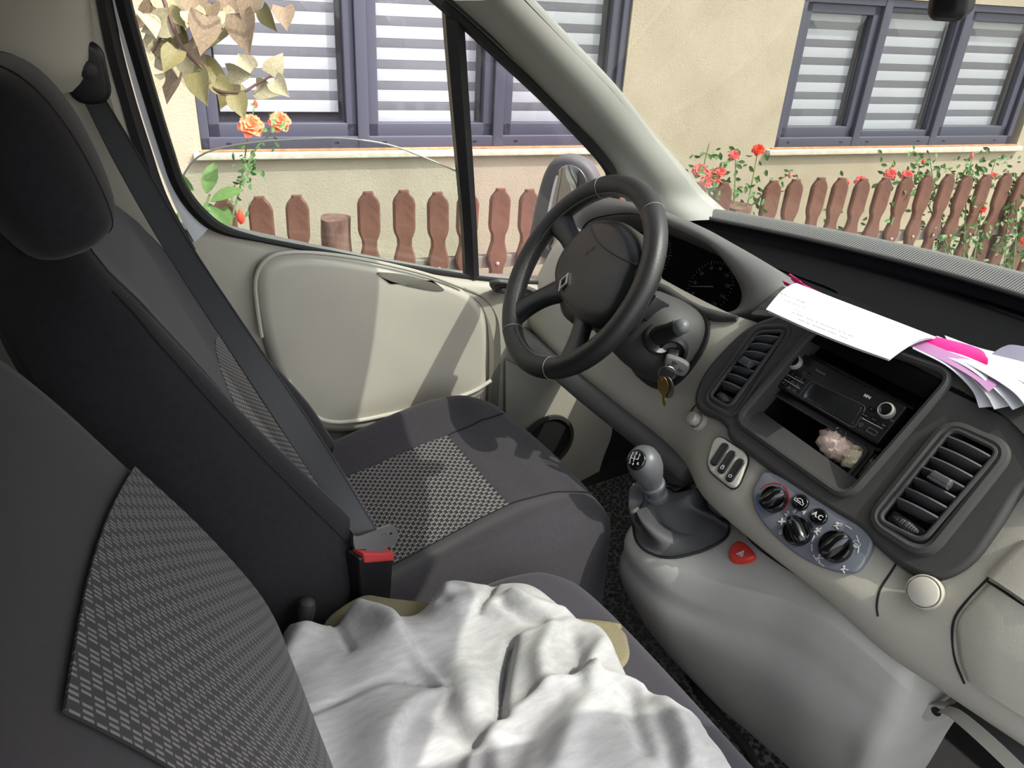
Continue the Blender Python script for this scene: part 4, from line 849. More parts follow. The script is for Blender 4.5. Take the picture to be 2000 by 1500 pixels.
mb.slab([A-up_*.6, A+up_*.5, A*.94+B*.06+up_, A*.5+B*.5+up_*1.2, B+up_*1.1, B+V3(.35, .06, 0)+up_*.8], .006); mb.build('glovebox_lid', 'trim_beige', dash)
ga = [on_dash(*q, .0) for q in [(1936, 1132), (1965, 1100), (2005, 1062)]]; gb_ = [on_dash(*q, .0) for q in [(2030, 1195), (2050, 1160), (2080, 1110)]]
A, B = cr(ga, 12), cr(gb_, 12); mb = MB(); mb.slab([A-up_*.6, A+up_*.5, A*.9+B*.1+up_, B+up_, B+V3(.3, .06, 0)+up_*.8], .006); mb.build('upper_lid', 'trim_beige', dash)
# open shelf below the glovebox
tr = [[(1700, 1250, .52), (1812, 1372, .56), (1860, 1400, .55), (1960, 1475, .55), (2060, 1560, .56)], [(1760, 1262, .505), (1846, 1372, .53), (1900, 1395, .52), (2000, 1450, .52), (2100, 1530, .53)]]
A = cr([P(x, y, Y=yy) for x, y, yy in [(1838, 1392, .555), (1862, 1402, .55), (1920, 1452, .545), (2000, 1530, .545), (2100, 1640, .55)]], 20); B = cr([P(x, y, Y=yy) for x, y, yy in [(1872, 1352, .50), (1905, 1366, .495), (1960, 1405, .49), (2030, 1470, .49), (2120, 1560, .50)]], 20)
mb = MB(); mb.slab([A+V3(0, .10, .02), A, A+V3(0, -.012, .008), (A*.75+B*.25)+V3(0, .01, -.002)], .008); mb.build('shelf_edge', 'trim_beige', dash)
mb = MB(); mb.slab([A*.75+B*.25+V3(0, .012, -.003), A*.5+B*.5+V3(0, .05, -.01), B+V3(0, .06, .0)], .006); mb.build('shelf_well', 'dash_dark', dash)
# ================================================================ radio
mat('silver', (214, 208, 204), .35, .5)
radio = thing('car_radio', 'black single-slot car radio with two chrome-ringed knobs', 'radio', FP.w((ru0+ru1)/2, rv0, RZ))
rw, rh = ru1-ru0, rv1-rv0; fR = FP.at((ru0+ru1)/2, (rv0+rv1)/2, RZ)
def R_(px, py): a, b = FP.uv(px, py, RZ+.012); return a-(ru0+ru1)/2, b-(rv0+rv1)/2
mb = MB(); mb.box(fR, rw, rh, .10, .003, (0, 0, -.038)); mb.build('faceplate', 'black_plastic', radio)
fz = .0125
c1 = R_(1554, 709); c2 = R_(1733, 804)
for c in (c1, c2):
    f = fR.at(c[0], c[1], fz); mb = MB(); mb.lathe([(.0112, -.002), (.0112, .006), (.0104, .008), (.0088, .0085), (.0084, .008)], f, 32); rg = mb.build('knob_ring', 'silver', radio); mb = MB(); mb.lathe([(.0086, 0), (.0086, .0088), (.006, .0095), (.001, .0098)], f, 28); mb.build('knob_cap', 'gloss_black', rg)
su_ = [R_(*q) for q in [(1588, 748), (1685, 794), (1664, 832), (1566, 776)]]; sc2 = np.mean(su_, 0)
mat('screen', (26, 28, 32), .12, coat=.5)
mb = MB(); mb.pad(quad_round(su_, .006), fR.at(0, 0, fz-.002), R=.001, depth=.0026); sn = mb.build('screen', 'screen', radio)
mb = MB(); mb.tube([fR.w(*(sc2+(np.array(q)-sc2)*1.12), fz+.0003) for q in quad_round(su_, .006)], .0006, 6, closed=True); mb.build('screen_rim', 'slat_grey', sn)
keys = [(1545, 728, 'sq'), (1558, 735, 'sq'), (1571, 743, 'sq'), (1538, 737, '1'), (1550, 745, '2'), (1563, 753, '3'), (1531, 748, 'AF'), (1543, 757, 'TA'), (1555, 764, 'EXT'), (1576, 730, 'X'), (1702, 800, '<'), (1690, 812, 'RADIO'), (1708, 821, 'SETUP'), (1727, 832, 'OK')]
for px, py, s in keys:
    c = R_(px, py); mb = MB(); mb.box(fR.at(c[0], c[1], fz), .0105 if len(s) < 5 else .014, .0062, .002, .0006); kb = mb.build('key', 'gloss_black', radio)
    if s not in ('sq',): text('key_print', s, .0042 if len(s) < 3 else .0028, fR.at(c[0], c[1], fz+.0011), 'grey_print', kb, .0001)
for a, b in (((1538, 732), (1569, 749)), ((1533, 742), (1562, 759)), ((1684, 817), (1724, 838))):
    p, q = R_(*a), R_(*b); mb = MB(); mb.tube([fR.w(*p, fz+.0004), fR.w(*q, fz+.0004)], .0005, 5); mb.build('key_line', 'white_print', radio)
text('lettering', 'Bluetooth', .0045, fR.at(*R_(1603, 727), fz+.0002), 'grey_print', radio); text('lettering', 'MP4', .006, fR.at(*R_(1694, 775), fz+.0002), 'white_print', radio, bold=.0002); text('lettering', 'OK', .0045, fR.at(*R_(1742, 822), fz+.0002), 'grey_print', radio)
c = R_(1704, 844); f = fR.at(c[0], c[1], fz); mb = MB(); mb.plate(rrect(.015, .0075, .001, 3), [rrect(.0125, .005, .0008, 3)], f, .0015); us = mb.build('usb_port', 'chrome', radio); mb = MB(); mb.box(f, .012, .0045, .0008, .0003); mb.build('usb_tongue', 'rubber', us)
c = R_(1682, 830); mb = MB(); mb.lathe([(.0035, 0), (.0035, .001), (.0022, .0012), (.002, .0002)], fR.at(c[0], c[1], fz), 18); mb.build('audio_jack', 'slat_grey', radio)
# ---------------------------------------------------------------- crumpled tissues in the lower pocket
mat('tissue', (222, 196, 184), .9, bump=('noise', 120, .3, .002)); mat('tissue_cream', (226, 214, 186), .9, bump=('noise', 120, .3, .002))
def tissue(px, py, r, m, label, seed):
    c = FP.w(*FP.uv(px, py, RZ-.02), RZ-.02); rn = random.Random(seed); mb = MB(); g2 = []
    ph = [(rn.uniform(2, 6), rn.uniform(2, 6), rn.uniform(0, 6), rn.uniform(.06, .16)) for _ in range(7)]
    for th in np.linspace(.05, math.pi-.05, 18):
        row = []
        for a in np.linspace(0, 2*math.pi, 30, endpoint=False):
            k = 1+sum(w*abs(math.sin(p*a+q*th+o_))-w*.5 for p, q, o_, w in [(round(p), q, o_, w) for p, q, o_, w in ph]); row.append(c+r*k*V3(math.sin(th)*math.cos(a)*1.1, math.sin(th)*math.sin(a), math.cos(th)*.8))
        g2.append(row)
    mb.loft(g2); o_ = mb.build('tissue', m, None, ang=25); return tag(o_, label, 'tissue', 'crumpled tissues')
tissue(1640, 868, .026, 'tissue', 'pinkish crumpled tissue in the pocket under the radio', 3); tissue(1678, 897, .021, 'tissue_cream', 'cream crumpled tissue at the right of the pocket under the radio', 8)
# ---------------------------------------------------------------- papers on the dash
mat('paper', (240, 240, 240), .7); mat('paper_grey', (205, 206, 214), .75); mat('folder_pink', (226, 24, 128), .45); mat('folder_lilac', (170, 120, 165), .5); mat('print_faint', (190, 192, 198), .8); mat('booklet', (120, 116, 134), .6)
def paper(name, pts_a, pts_b, m, label, cat, th=.0012, bulge=0, n=20, group=None):
    A, B = cr([P(x, y, Z=z) for x, y, z in pts_a], n), cr([P(x, y, Z=z) for x, y, z in pts_b], n)
    rows = [A*(1-t)+B*t+V3(0, 0, bulge*math.sin(math.pi*t)) for t in np.linspace(0, 1, 9)]
    mb = MB(); mb.slab(rows[::-1], th); o_ = mb.build(name, m, None); return tag(o_, label, cat, group)
s1 = paper('paper_sheet', [(1556, 553, .788), (1640, 586, .790), (1740, 624, .790), (1828, 658, .788)], [(1496, 604, .776), (1580, 642, .774), (1665, 676, .772), (1738, 702, .770)], 'paper', 'folded white printed sheet lying over the top of the radio opening', 'paper', bulge=.010)
def ln_on(px0, py0, px1, py1, z):
    mb = MB(); k = 26
    for i in range(k):
        if random.random() < .25: continue
        t = i/k; a = P(px0+(px1-px0)*t, py0+(py1-py0)*t, Z=z); b = P(px0+(px1-px0)*(t+.7/k), py0+(py1-py0)*(t+.7/k), Z=z); mb.tube([a, b], .0007, 4)
    o_ = mb.build('print_line', 'print_faint', s1)
for dx, dy, L in ((0, 0, 118), (8, 12, 100), (-24, -38, 50), (-20, -26, 48)): ln_on(1548+dx, 610+dy, 1548+dx+L, 610+dy+L*.40, .7905)
paper('paper_sheet', [(1558, 558, .785), (1640, 590, .787), (1740, 627, .787), (1826, 660, .785)], [(1500, 609, .772), (1580, 645, .771), (1665, 679, .769), (1736, 704, .767)], 'paper_grey', 'second sheet just beneath the folded white printed sheet', 'paper', bulge=.0085)
paper('paper_folder', [(1540, 537, .790), (1600, 570, .784), (1750, 635, .784), (1900, 676, .784), (1930, 700, .784)], [(1545, 546, .778), (1600, 590, .775), (1740, 650, .775), (1860, 694, .775), (1925, 722, .774)], 'folder_pink', 'bright pink plastic folder between the papers on the dash', 'folder', .002, .003)
paper('folder_flap', [(1528, 548, .782), (1580, 572, .780), (1700, 630, .780)], [(1532, 556, .776), (1580, 585, .774), (1700, 645, .774)], 'folder_pink', 'pink folder flap curling out at the left of the white sheet', 'folder', .0015)
paper('plastic_sleeve', [(1770, 650, .779), (1850, 685, .779), (1930, 715, .778), (1960, 740, .778)], [(1760, 668, .773), (1840, 704, .773), (1900, 738, .772), (1930, 765, .771)], 'folder_lilac', 'lilac translucent sleeve under the pink folder', 'folder', .0012)
TCW = bvh(CWG, [[FP.w(u, v, .008) for u in np.linspace(-.2, .3, 6)] for v in np.linspace(-.16, .09, 6)])
fan_px = [([(1790, 664), (1880, 700), (1960, 735), (2060, 790)], [(1782, 680), (1850, 715), (1897, 760), (1912, 796)]), ([(1800, 662), (1890, 698), (1980, 730), (2080, 775)], [(1792, 676), (1870, 714), (1922, 765), (1942, 799)]), ([(1820, 660), (1900, 696), (1990, 726), (2090, 760)], [(1802, 676), (1890, 718), (1950, 767), (1978, 800)]), ([(1830, 656), (1910, 686), (2000, 712), (2100, 745)], [(1822, 676), (1912, 722), (1978, 764), (2012, 804)]), ([(1845, 655), (1915, 680), (2000, 700), (2100, 730)], [(1852, 676), (1932, 714), (2002, 748), (2080, 790)])]
fan = []
for k, (a, b) in enumerate(fan_px):
    def zz(q, k=k):
        p = hit(TCW, *q, .006+.0035*k, alt=P(*q, Z=.775)); return (q[0], q[1], float(max(p[2], .70)))
    fan.append(([zz(q) for q in a], [zz(q) for q in b]))
lab = ['bottom sheet of the fanned papers, its corner furthest down the dash', 'second lowest sheet of the fanned papers on the dash', 'middle sheet of the fanned papers on the dash', 'upper sheet of the fanned papers reaching the right edge', 'topmost bluish white sheet of the fanned papers beside the pink folder']
for i, (a, b) in enumerate(fan): paper('paper_sheet', a, b, 'paper' if i % 2 else 'paper_grey', lab[i], 'paper', .001, .002, group='fanned papers on the dash')
paper('booklet', [(1938, 690, .778), (1960, 677, .786), (1985, 674, .79), (2060, 690, .79)], [(1940, 698, .775), (1970, 705, .775), (2000, 712, .775), (2060, 725, .775)], 'booklet', 'dark lilac booklet at the right edge of the dash', 'booklet', .004)
# ================================================================ steering wheel and column
tau, yaw = .576, -.093; WN = V3(math.sin(yaw)*math.cos(tau), -math.cos(tau)*math.cos(yaw), math.sin(tau)); WU = nrm(np.cross((0, 0, 1), WN))
FW = Fr(P(1128.4, 538.4, d=1.37), WU, np.cross(WN, WU)); RR = .1765
wheel = thing('steering_wheel', 'black leather-wrapped steering wheel with four spokes and diamond emblem', 'steering wheel', FW.o)
def rim(a0, a1, r, m, name, n=60, closed=False, parent=None):
    mb = MB(); mb.tube([FW.w(RR*math.cos(a), RR*math.sin(a), 0) for a in np.linspace(a0, a1, n, endpoint=not closed)], r, 18, closed=closed, up=WN); return mb.build(name, m, parent or wheel)
D = math.radians
rim(D(-62), D(62), .0198, 'leather_perf', 'rim_grip'); rim(D(118), D(242), .0198, 'leather', 'rim_grip'); rim(D(62), D(118), .0196, 'leather', 'rim_top', 30); rim(D(-118), D(-62), .0196, 'leather', 'rim_bottom', 30)
mb = MB(); k = 190
for i in range(k):
    a = 2*math.pi*i/k; r0 = RR-.0185
    for s in (-1, 1):
        p = FW.w((RR-.0184)*math.cos(a), (RR-.0184)*math.sin(a), .0075+s*.0014); q = FW.w((RR-.0184)*math.cos(a+.02), (RR-.0184)*math.sin(a+.02), .0075+s*.0014); mb.tube([p, q], .0005, 4)
o = mb.build('stitching', 'thread', wheel); o['kind'] = 'stuff'
for a in (62, 118, -62, -118):
    mb = MB(); mb.tube([FW.w((RR+.0199*math.cos(b))*math.cos(D(a)), (RR+.0199*math.cos(b))*math.sin(D(a)), .0199*math.sin(b)) for b in np.linspace(0, 6.2832, 24, endpoint=False)], .0006, 5, closed=True); mb.build('rim_seam', 'thread', wheel)
# airbag cover traced on a plane above the hub
OF = .010
ab = [(1066, 520), (1078, 482), (1104, 452), (1140, 424), (1172, 418), (1205, 424), (1228, 448), (1238, 478), (1240, 505), (1238, 515), (1206, 585), (1180, 622), (1150, 630), (1120, 620), (1090, 590), (1072, 558)]
au = cr([FW.uv(*q, OF+.012) for q in ab], 72, True); ac = au.mean(0)
dome = lambda u, v: .012*(1-((u-ac[0])/.11)**2)*(1-((v-ac[1])/.11)**2)
mb = MB(); mb.pad([tuple(q) for q in au], FW.at(0, 0, -.045), R=.022, depth=.055, h=dome, seg=7, top=5); hub = mb.build('airbag_cover', 'black_plastic', wheel, ang=60)
def onhub(px, py, l=.0): u, v = FW.uv(px, py, OF+.012); return FW.w(u, v, .010+dome(u, v)+l)
seam = cr([onhub(*q, .0005) for q in [(1146, 432), (1156, 456), (1176, 480), (1205, 500), (1238, 514)]], 20); mb = MB(); mb.tube(seam, .0016, 6); mb.build('cover_seam', 'rubber', hub)
# diamond emblem
u, v = FW.uv(1101, 551, OF+.010); fe = FW.at(u, v, .0105+dome(u, v), .12); mb = MB()
dia = lambda s: [(0, .019*s), (.0115*s, 0), (0, -.019*s), (-.0115*s, 0)]
mb.plate(dia(1), [dia(.55)], fe, .0025); mb.plate(dia(.82), [dia(.70)], fe, .0038); mb.build('diamond_emblem', 'chrome', wheel, smooth=False)
for px, py in ((1160, 484), (1148, 494)):
    u, v = FW.uv(px, py, OF+.01); f = FW.at(u, v, .0108+dome(u, v), .5); mb = MB()
    for k in range(3): mb.box(f.at(0, (k-1)*.003, 0), .010, .0006, .0006, .0001); mb.box(f.at((k-1)*.003, 0, 0), .0006, .008, .0006, .0001)
    mb.build('moulded_mark', 'slat_grey', hub)
# spokes
def spoke(a_in, r_in, a_out, w0, w1, name='spoke'):
    rows = []
    for t in np.linspace(0, 1, 9):
        r = r_in+(RR-r_in)*t; a = a_in+(a_out-a_in)*t; w = w0*(1-t)+w1*t-.010*math.sin(math.pi*t); z = -.022*(1-t)-.002
        c = V3(r*math.cos(a), r*math.sin(a), z); tx = V3(-math.sin(a), math.cos(a), 0)
        rows.append([FW.w(*(c+tx*w*math.cos(b)+V3(0, 0, .014*math.sin(b)))) for b in np.linspace(0, 6.2832, 14, endpoint=False)])
    mb = MB(); mb.loft(rows); mb.build(name, 'black_plastic', wheel)
for a_in, a_out in ((28, 22), (152, 158), (-38, -50), (-142, -130)): spoke(D(a_in), .05, D(a_out), .030, .034)
for a_in, a_out in ((66, 60),): pass
mb = MB(); mb.lathe([(.07, -.075), (.075, -.05), (.072, -.03), (.06, -.02)], FW.at(0, -.005), 32); mb.build('hub', 'black_plastic', wheel)
# column shroud
col = thing('steering_column', 'charcoal steering column shroud with wiper stalk', 'steering column', FW.w(0, -.02, -.18))
def sring(px, py, s, ru, rv, e=2.6):
    u, v = FW.uv(px, py, -s); return [FW.w(u+ru*math.copysign(abs(math.cos(a))**(2/e), math.cos(a)), v+rv*math.copysign(abs(math.sin(a))**(2/e), math.sin(a)), -s) for a in np.linspace(0, 6.2832, 44, endpoint=False)]
rg_ = [sring(1205, 612, .05, .060, .050), sring(1235, 630, .07, .072, .060), sring(1265, 646, .10, .078, .070), sring(1290, 660, .13, .078, .074), sring(1304, 668, .15, .074, .074), sring(1312, 672, .165, .068, .070)]
mb = MB(); mb.loft([np.array(r) for r in rg_][::-1]); mb.build('shroud', 'dash_dark', col)
mb = MB(); mb.loft([np.array(sring(1306, 670, .20, .084, .080)), np.array(sring(1304, 670, .16, .086, .082)), np.array(sring(1302, 669, .148, .082, .080)), np.array(sring(1302, 669, .148, .070, .070))]); mb.build('column_gasket', 'rubber', col)
# wiper stalk
sa, sb = P(1287, 655, d=1.27), P(1334, 637, d=1.185)
mb = MB(); mb.tube([P(1278, 668, d=1.30), sa, sa*.6+sb*.4, sa*.12+sb*.88], [.020, .0165, .014, .0135], 18); st = mb.build('wiper_stalk', 'black_plastic', col)
mb = MB(); d_ = nrm(sb-sa); mb.tube([sa*.12+sb*.88, sb, sb+d_*.004, sb+d_*.007], [.0125, .0122, .009, .003], 18); mb.build('stalk_end', 'knob_grey', st)
mb = MB(); mb.lathe([(.027, -.004), (.027, .001), (.024, .004), (.021, .003)], Fr(P(1287, 662, d=1.272), np.cross(d_, (0, 0, 1)), np.cross(d_, np.cross(d_, (0, 0, 1)))), 28); mb.build('stalk_collar', 'black_plastic', col)
fbx = Fr(P(1272, 602, d=1.285), FW.u+FW.n*.1, FW.v); mb = MB(); mb.box(fbx, .030, .045, .034, .003); pod = mb.build('audio_remote', 'black_plastic', col); mb = MB(); mb.box(fbx.at(-.001, -.012, .017), .024, .018, .006, .002); mb.build('remote_key', 'dash_dark', pod)
# ignition lock
kf = Fr(P(1316, 700, d=1.262), WU, (0, .3, .95)); nn = nrm(CAM-kf.o); kf = Fr(kf.o, nrm(np.cross((0, 0, 1), nn)), (0, 0, 1))
mb = MB(); mb.lathe([(.026, -.010), (.025, .002), (.021, .005), (.018, .003), (.017, -.004)], kf.at(-.004, .006, -.012), 30); mb.build('ignition_lock', 'black_plastic', col)
# ---------------------------------------------------------------- keys
key = thing('car_key', 'black three-button car key in the ignition with ring and house keys', 'key', kf.o)
fk = kf.at(.005, -.004, .012, -.25)
mb = MB(); mb.pad([tuple(q) for q in cr([(-.021, .010), (-.008, .014), (.010, .013), (.020, .008), (.021, -.004), (.016, -.013), (0, -.013), (-.016, -.008)], 40, True)], fk, R=.004, depth=.011, seg=4); fob = mb.build('fob', 'dash_mid', key)
for a, b in ((-.004, .0065), (-.009, -.001), (.009, -.002)): mb = MB(); mb.pad(circ(.0045, 20, .0038), fk.at(a, b, .011), R=.0008, depth=.0012); mb.build('fob_button', 'dash_dark', fob)
mb = MB(); mb.box(kf.at(-.002, .008, -.004), .018, .010, .03, .003); mb.build('key_shaft', 'black_plastic', key)
rc = P(1303, 729, d=1.245); fr_k = Fr(rc, kf.u, kf.v); mb = MB(); mb.tube([fr_k.w(.0135*math.cos(a), .0135*math.sin(a), .002*math.sin(a)) for a in np.linspace(0, 6.2832, 36, endpoint=False)], .0011, 8, closed=True); mb.build('key_ring', 'chrome', key)
for px, py, r, m, dz in ((1303, 757, .014, 'steel', -.002), (1297, 752, .012, 'brass', .002)):
    f = Fr(P(px, py, d=1.245), kf.u*.75+nn*.5, kf.v).at(0, 0, dz); mb = MB(); mb.plate(circ(r*.85, 26, r*1.35), [[(a, b+r*.9) for a, b in circ(.0018, 10)]], f, .002); kk = mb.build('house_key', m, key)
    if m == 'brass':
        mb = MB(); bl = [(-.003, -.014), (.003, -.014), (.003, -.020), (.0015, -.022), (.003, -.025), (.0012, -.028), (.003, -.031), (.0, -.036), (-.003, -.033)]; mb.plate(bl, [], f, .0018); mb.build('key_blade', 'brass', kk)
# ================================================================ driver's seat
seat = thing('driver_seat', 'driver seat in black cloth cover with woven grey centre panels', 'seat', (-.42, .15, .02))
vB = nrm((0, -.42, .91)); FB = Fr((-.42, -.05, .38), (-1, .09, 0), vB)      # n points forward
LB = .60
def bw(h): t = h/LB; return np.interp(t, [0, .08, .3, .6, .8, .92, 1.0], [.225, .238, .245, .24, .222, .19, .12])
def bt(h): t = h/LB; return np.interp(t, [0, .1, .5, .85, 1.0], [.064, .064, .050, .044, .030])
def bfront(a, h):                                      # front surface: bolsters forward, lumbar swell
    w = bw(h); s = min(abs(a)/w, 1); t = h/LB
    bol = .034*np.interp(t, [0, .15, .55, .85, 1], [1, 1, .62, .2, 0])*math.exp(-((s-.80)/.16)**2)
    lum = .012*math.exp(-((t-.25)/.2)**2)*(1-s*s)
    edge = math.sqrt(max(0, 1-max(0, (s-.80)/.20)**2)) if s > .80 else 1
    return bt(h)*(.35+.65*edge)+(bol+lum)*(edge if s > .8 else 1)
def bring(h, cap=1.):
    w = bw(h)*cap; f = []
    for s in np.linspace(-1, 1, 33): f.append(FB.w(w*s, h, bfront(bw(h)*s, h)*(.6+.4*cap)))
    for s in np.linspace(1, -1, 13): f.append(FB.w(w*s*(1.0 if abs(s) < .99 else .985), h, -(bt(h)+.055)*(.75+.25*math.sqrt(max(0, 1-s**4)))))
    return f
hs = list(np.linspace(.0, LB*.93, 26))+[LB*.96, LB*.985, LB]
mb = MB(); mb.loft([bring(0, .9)]+[bring(h) for h in hs]+[[p*.4+FB.w(0, LB+.008, 0)*.6 for p in np.array(bring(LB))]]); mb.build('backrest', 'seat_black', seat, ang=70)
# upper plain front and woven lower panel
def patch(name, a0, a1, h0, h1, m, lift, parent, n=24, k=24, topcurve=0):
    g = []; uv = []
    for j in range(n+1):
        row = []
        for i in range(k+1):
            s = i/k; h = h0+(h1-h0)*j/n-topcurve*(2*s-1)**2*(j/n); wA = bw(h); a = (a0+(a1-a0)*s)*min(1, bw(h)*.78/max(abs(a0), abs(a1)))
            row.append(FB.w(a, h, bfront(a, h)+lift)); uv.append((h, a))
        g.append(row)
    mb = MB(); mb.slab(np.array(g)[:, ::-1] if False else g, .002); uv = uv+uv; return mb.build(name, m, parent, uv=uv)
patch('back_upper', -.165, .165, .30, .575, 'seat_dark', .0022, seat); patch('back_panel', -.15, .15, .015, .335, 'weave_drv', .003, seat, topcurve=.03)
for s in (-1, 1):
    mb = MB(); mb.tube([FB.w(s*bw(h)*.90, h, bfront(bw(h)*.90, h)+.0006) for h in np.linspace(.03, .54, 40)], .0016, 5); mb.build('piping', 'thread_dark', seat)
# headrest
hl = nrm((0, -.30, .95)); FHd = Fr((-.415, -.278, .915), (-1, 0, 0), hl)
def hring(h, w, t, e=3., dz=0): return [FHd.w(w*math.copysign(abs(math.cos(a))**(2/e), math.cos(a)), h, dz+t*math.copysign(abs(math.sin(a))**(2/2.4), math.sin(a))) for a in np.linspace(0, 6.2832, 40, endpoint=False)]
hp = [(0, .085, .025), (.004, .112, .042), (.02, .132, .056), (.06, .142, .064), (.11, .142, .066), (.15, .134, .060), (.175, .118, .048), (.19, .090, .030), (.195, .05, .012)]
c = cr(hp, 26); mb = MB(); mb.loft([hring(*q) for q in c]); hr = mb.build('headrest', 'seat_black', seat, ang=80)
for k in (6, 14):
    mb = MB(); mb.tube([hring(*q)[k] for q in c[1:-1]], .0013, 5); mb.build('headrest_seam', 'thread_dark', hr)
for s in (-1, 1): mb = MB(); mb.tube([FHd.w(s*.06, -.05, 0), FHd.w(s*.06, .03, 0)], .006, 10); mb.build('headrest_post', 'steel', seat)
# cushion
CX = -.42
def ctop(x, y):
    s = abs(x-CX)/.245; z = .352+.30*np.interp(y, [-.1, .05, .20, .30, .37, .42, .50], [-.02, .0, .045, .062, .052, .02, -.08])*3.3*.33*1.0
    z = np.interp(y, [-.1, .05, .12, .20, .27, .34, .40, .46], [.352, .362, .380, .402, .416, .418, .405, .375])
    return z+.030*math.exp(-((s-.82)/.17)**2)*np.interp(y, [-.1, .1, .32, .46], [1, 1, .7, .1])
co = cr([(-.655, -.06), (-.668, .10), (-.662, .30), (-.63, .415), (-.55, .452), (-.42, .462), (-.29, .452), (-.20, .415), (-.172, .30), (-.170, .10), (-.185, -.06), (-.42, -.09)], 96, True)
FC0 = Fr((0, 0, 0), (1, 0, 0), (0, 1, 0))
mb = MB(); mb.pad([tuple(q) for q in co], FC0, R=.052, depth=.0, h=lambda x, y: ctop(x, y)-.20, base=.20, seg=8, top=16)
mb.build('cushion', 'seat_dark', seat, ang=75)
def cpatch(name, quad, m, lift, n=30):
    q = [np.array(p) for p in quad]; g = []; uv = []
    for j in range(n+1):
        row = []
        for i in range(n+1):
            s, t = i/n, j/n; p = (q[0]*(1-s)+q[1]*s)*(1-t)+(q[3]*(1-s)+q[2]*s)*t; row.append(V3(p[0], p[1], ctop(p[0], p[1])+lift)); uv.append((p[1], p[0]))
        g.append(row)
    mb = MB(); mb.slab(g, .002); return mb.build(name, m, seat, uv=uv+uv)
cpatch('cushion_panel', [(-.55, -.03), (-.285, -.03), (-.278, .256), (-.522, .256)], 'weave_drv', .0025)
for pts in ([(-.278, .256), (-.272, .30), (-.262, .36), (-.252, .41)], [(-.522, .256), (-.53, .31), (-.545, .36), (-.56, .40)], [(-.522, .256), (-.40, .2565), (-.278, .256)], [(-.278, .256), (-.28, .15), (-.284, 0)], [(-.522, .256), (-.535, .12), (-.55, 0)], [(-.195, .40), (-.190, .25), (-.188, .05)]):
    mb = MB(); mb.tube([V3(x, y, ctop(x, y)+(.001 if x < -.2 else -.045)) for x, y in cr(pts, 24)], .0014, 5); mb.build('seam', 'thread_dark', seat)
mb = MB(); mb.box(WORLD, .40, .46, .19, .02, (-.42, .12, .105)); mb.build('seat_base', 'black_plastic', seat)
f = Fr(P(597, 1195, X=-.165), (1, 0, 0), (0, .25, 1)); mb = MB(); mb.tube([f.w(0, -.05, 0), f.w(0, -.01, 0), f.w(0, .008, 0), f.w(0, .017, 0), f.w(0, .021, 0)], [.008, .0115, .0125, .010, .004], 14); mb.build('recline_lever', 'seal_grey', seat)
# ================================================================ passenger bench
bench = thing('passenger_bench', 'passenger bench seat in black cover with grey woven back panel', 'seat', (.3, 0, .02))
pr = [(-.20, .36), (-.174, .40), (-.166, .45), (-.168, .494), (-.188, .569), (-.233, .675), (-.281, .769), (-.316, .836), (-.35, .89), (-.385, .925), (-.42, .93), (-.45, .91)]
fp = cr([V3(0, y, z) for y, z in pr], 44); bk = cr([V3(0, -.46, .88), V3(0, -.42, .80), V3(0, -.36, .66), V3(0, -.31, .5), V3(0, -.29, .37)], 16)
rg2 = np.vstack([fp, bk]); mid = rg2.mean(0)
def scaled(k): 
    o = rg2.copy(); axis = (np.array([np.interp(z, [.36, .93], [-.23, -.41]) for z in o[:, 2]])); o[:, 1] = axis+(o[:, 1]-axis)*k; o[:, 2] = mid[2]+(o[:, 2]-mid[2])*(1-.03*(1-k)); return o
stn = [(-.150, .25), (-.146, .5), (-.136, .75), (-.118, .92), (-.09, 1.0), (0, 1), (.15, 1), (.3, 1), (.5, 1), (.62, 1), (.65, .85), (.66, .5)]
mb = MB(); mb.loft([scaled(k)+V3(x, 0, 0) for x, k in stn]); mb.build('bench_backrest', 'seat_mid', bench, ang=75)
fz = lambda z: np.interp(z, fp[:26, 2], fp[:26, 1]) if False else np.interp(z, [q[1] for q in pr[:9]], [q[0] for q in pr[:9]])
prc = cr([V3(0, y, z) for y, z in pr], 200); zi = prc[:150, 2]; yi = prc[:150, 1]
def fpy(z): return float(np.interp(z, zi, yi))
g = []; uv = []; n = 60
for j in range(n+1):
    row = []
    for i in range(n+1):
        s, t = i/n, j/n; x = -.100+(.278+.100)*s; ztop = .765+.10*s+.012*math.sin(math.pi*s); zb = .40
        z = zb+(ztop-zb)*t; edge = max(0, (-.09-x)/.032); row.append(V3(x, fpy(z)+.0045, z)); uv.append((x, z*1.08))
    g.append(row)
mb = MB(); mb.slab(np.array(g), .002); mb.build('back_panel', 'weave_pas', bench, uv=uv+uv)
bco = cr([(-.118, -.15), (-.122, .0), (-.118, .17), (-.09, .235), (.0, .262), (.3, .268), (.54, .262), (.64, .2), (.655, 0), (.65, -.15), (.3, -.20)], 90, True)
mb = MB(); mb.pad([tuple(q) for q in bco], FC0, R=.035, depth=0, h=lambda x, y: .215+.03*np.interp(y, [-.2, .15, .3], [0, 1, .9]), base=.20, seg=6, top=6); mb.build('bench_cushion', 'seat_grey', bench, ang=75)
mb = MB(); mb.box(WORLD, .70, .36, .19, .015, (.26, .02, .105)); mb.build('bench_base', 'black_plastic', bench)
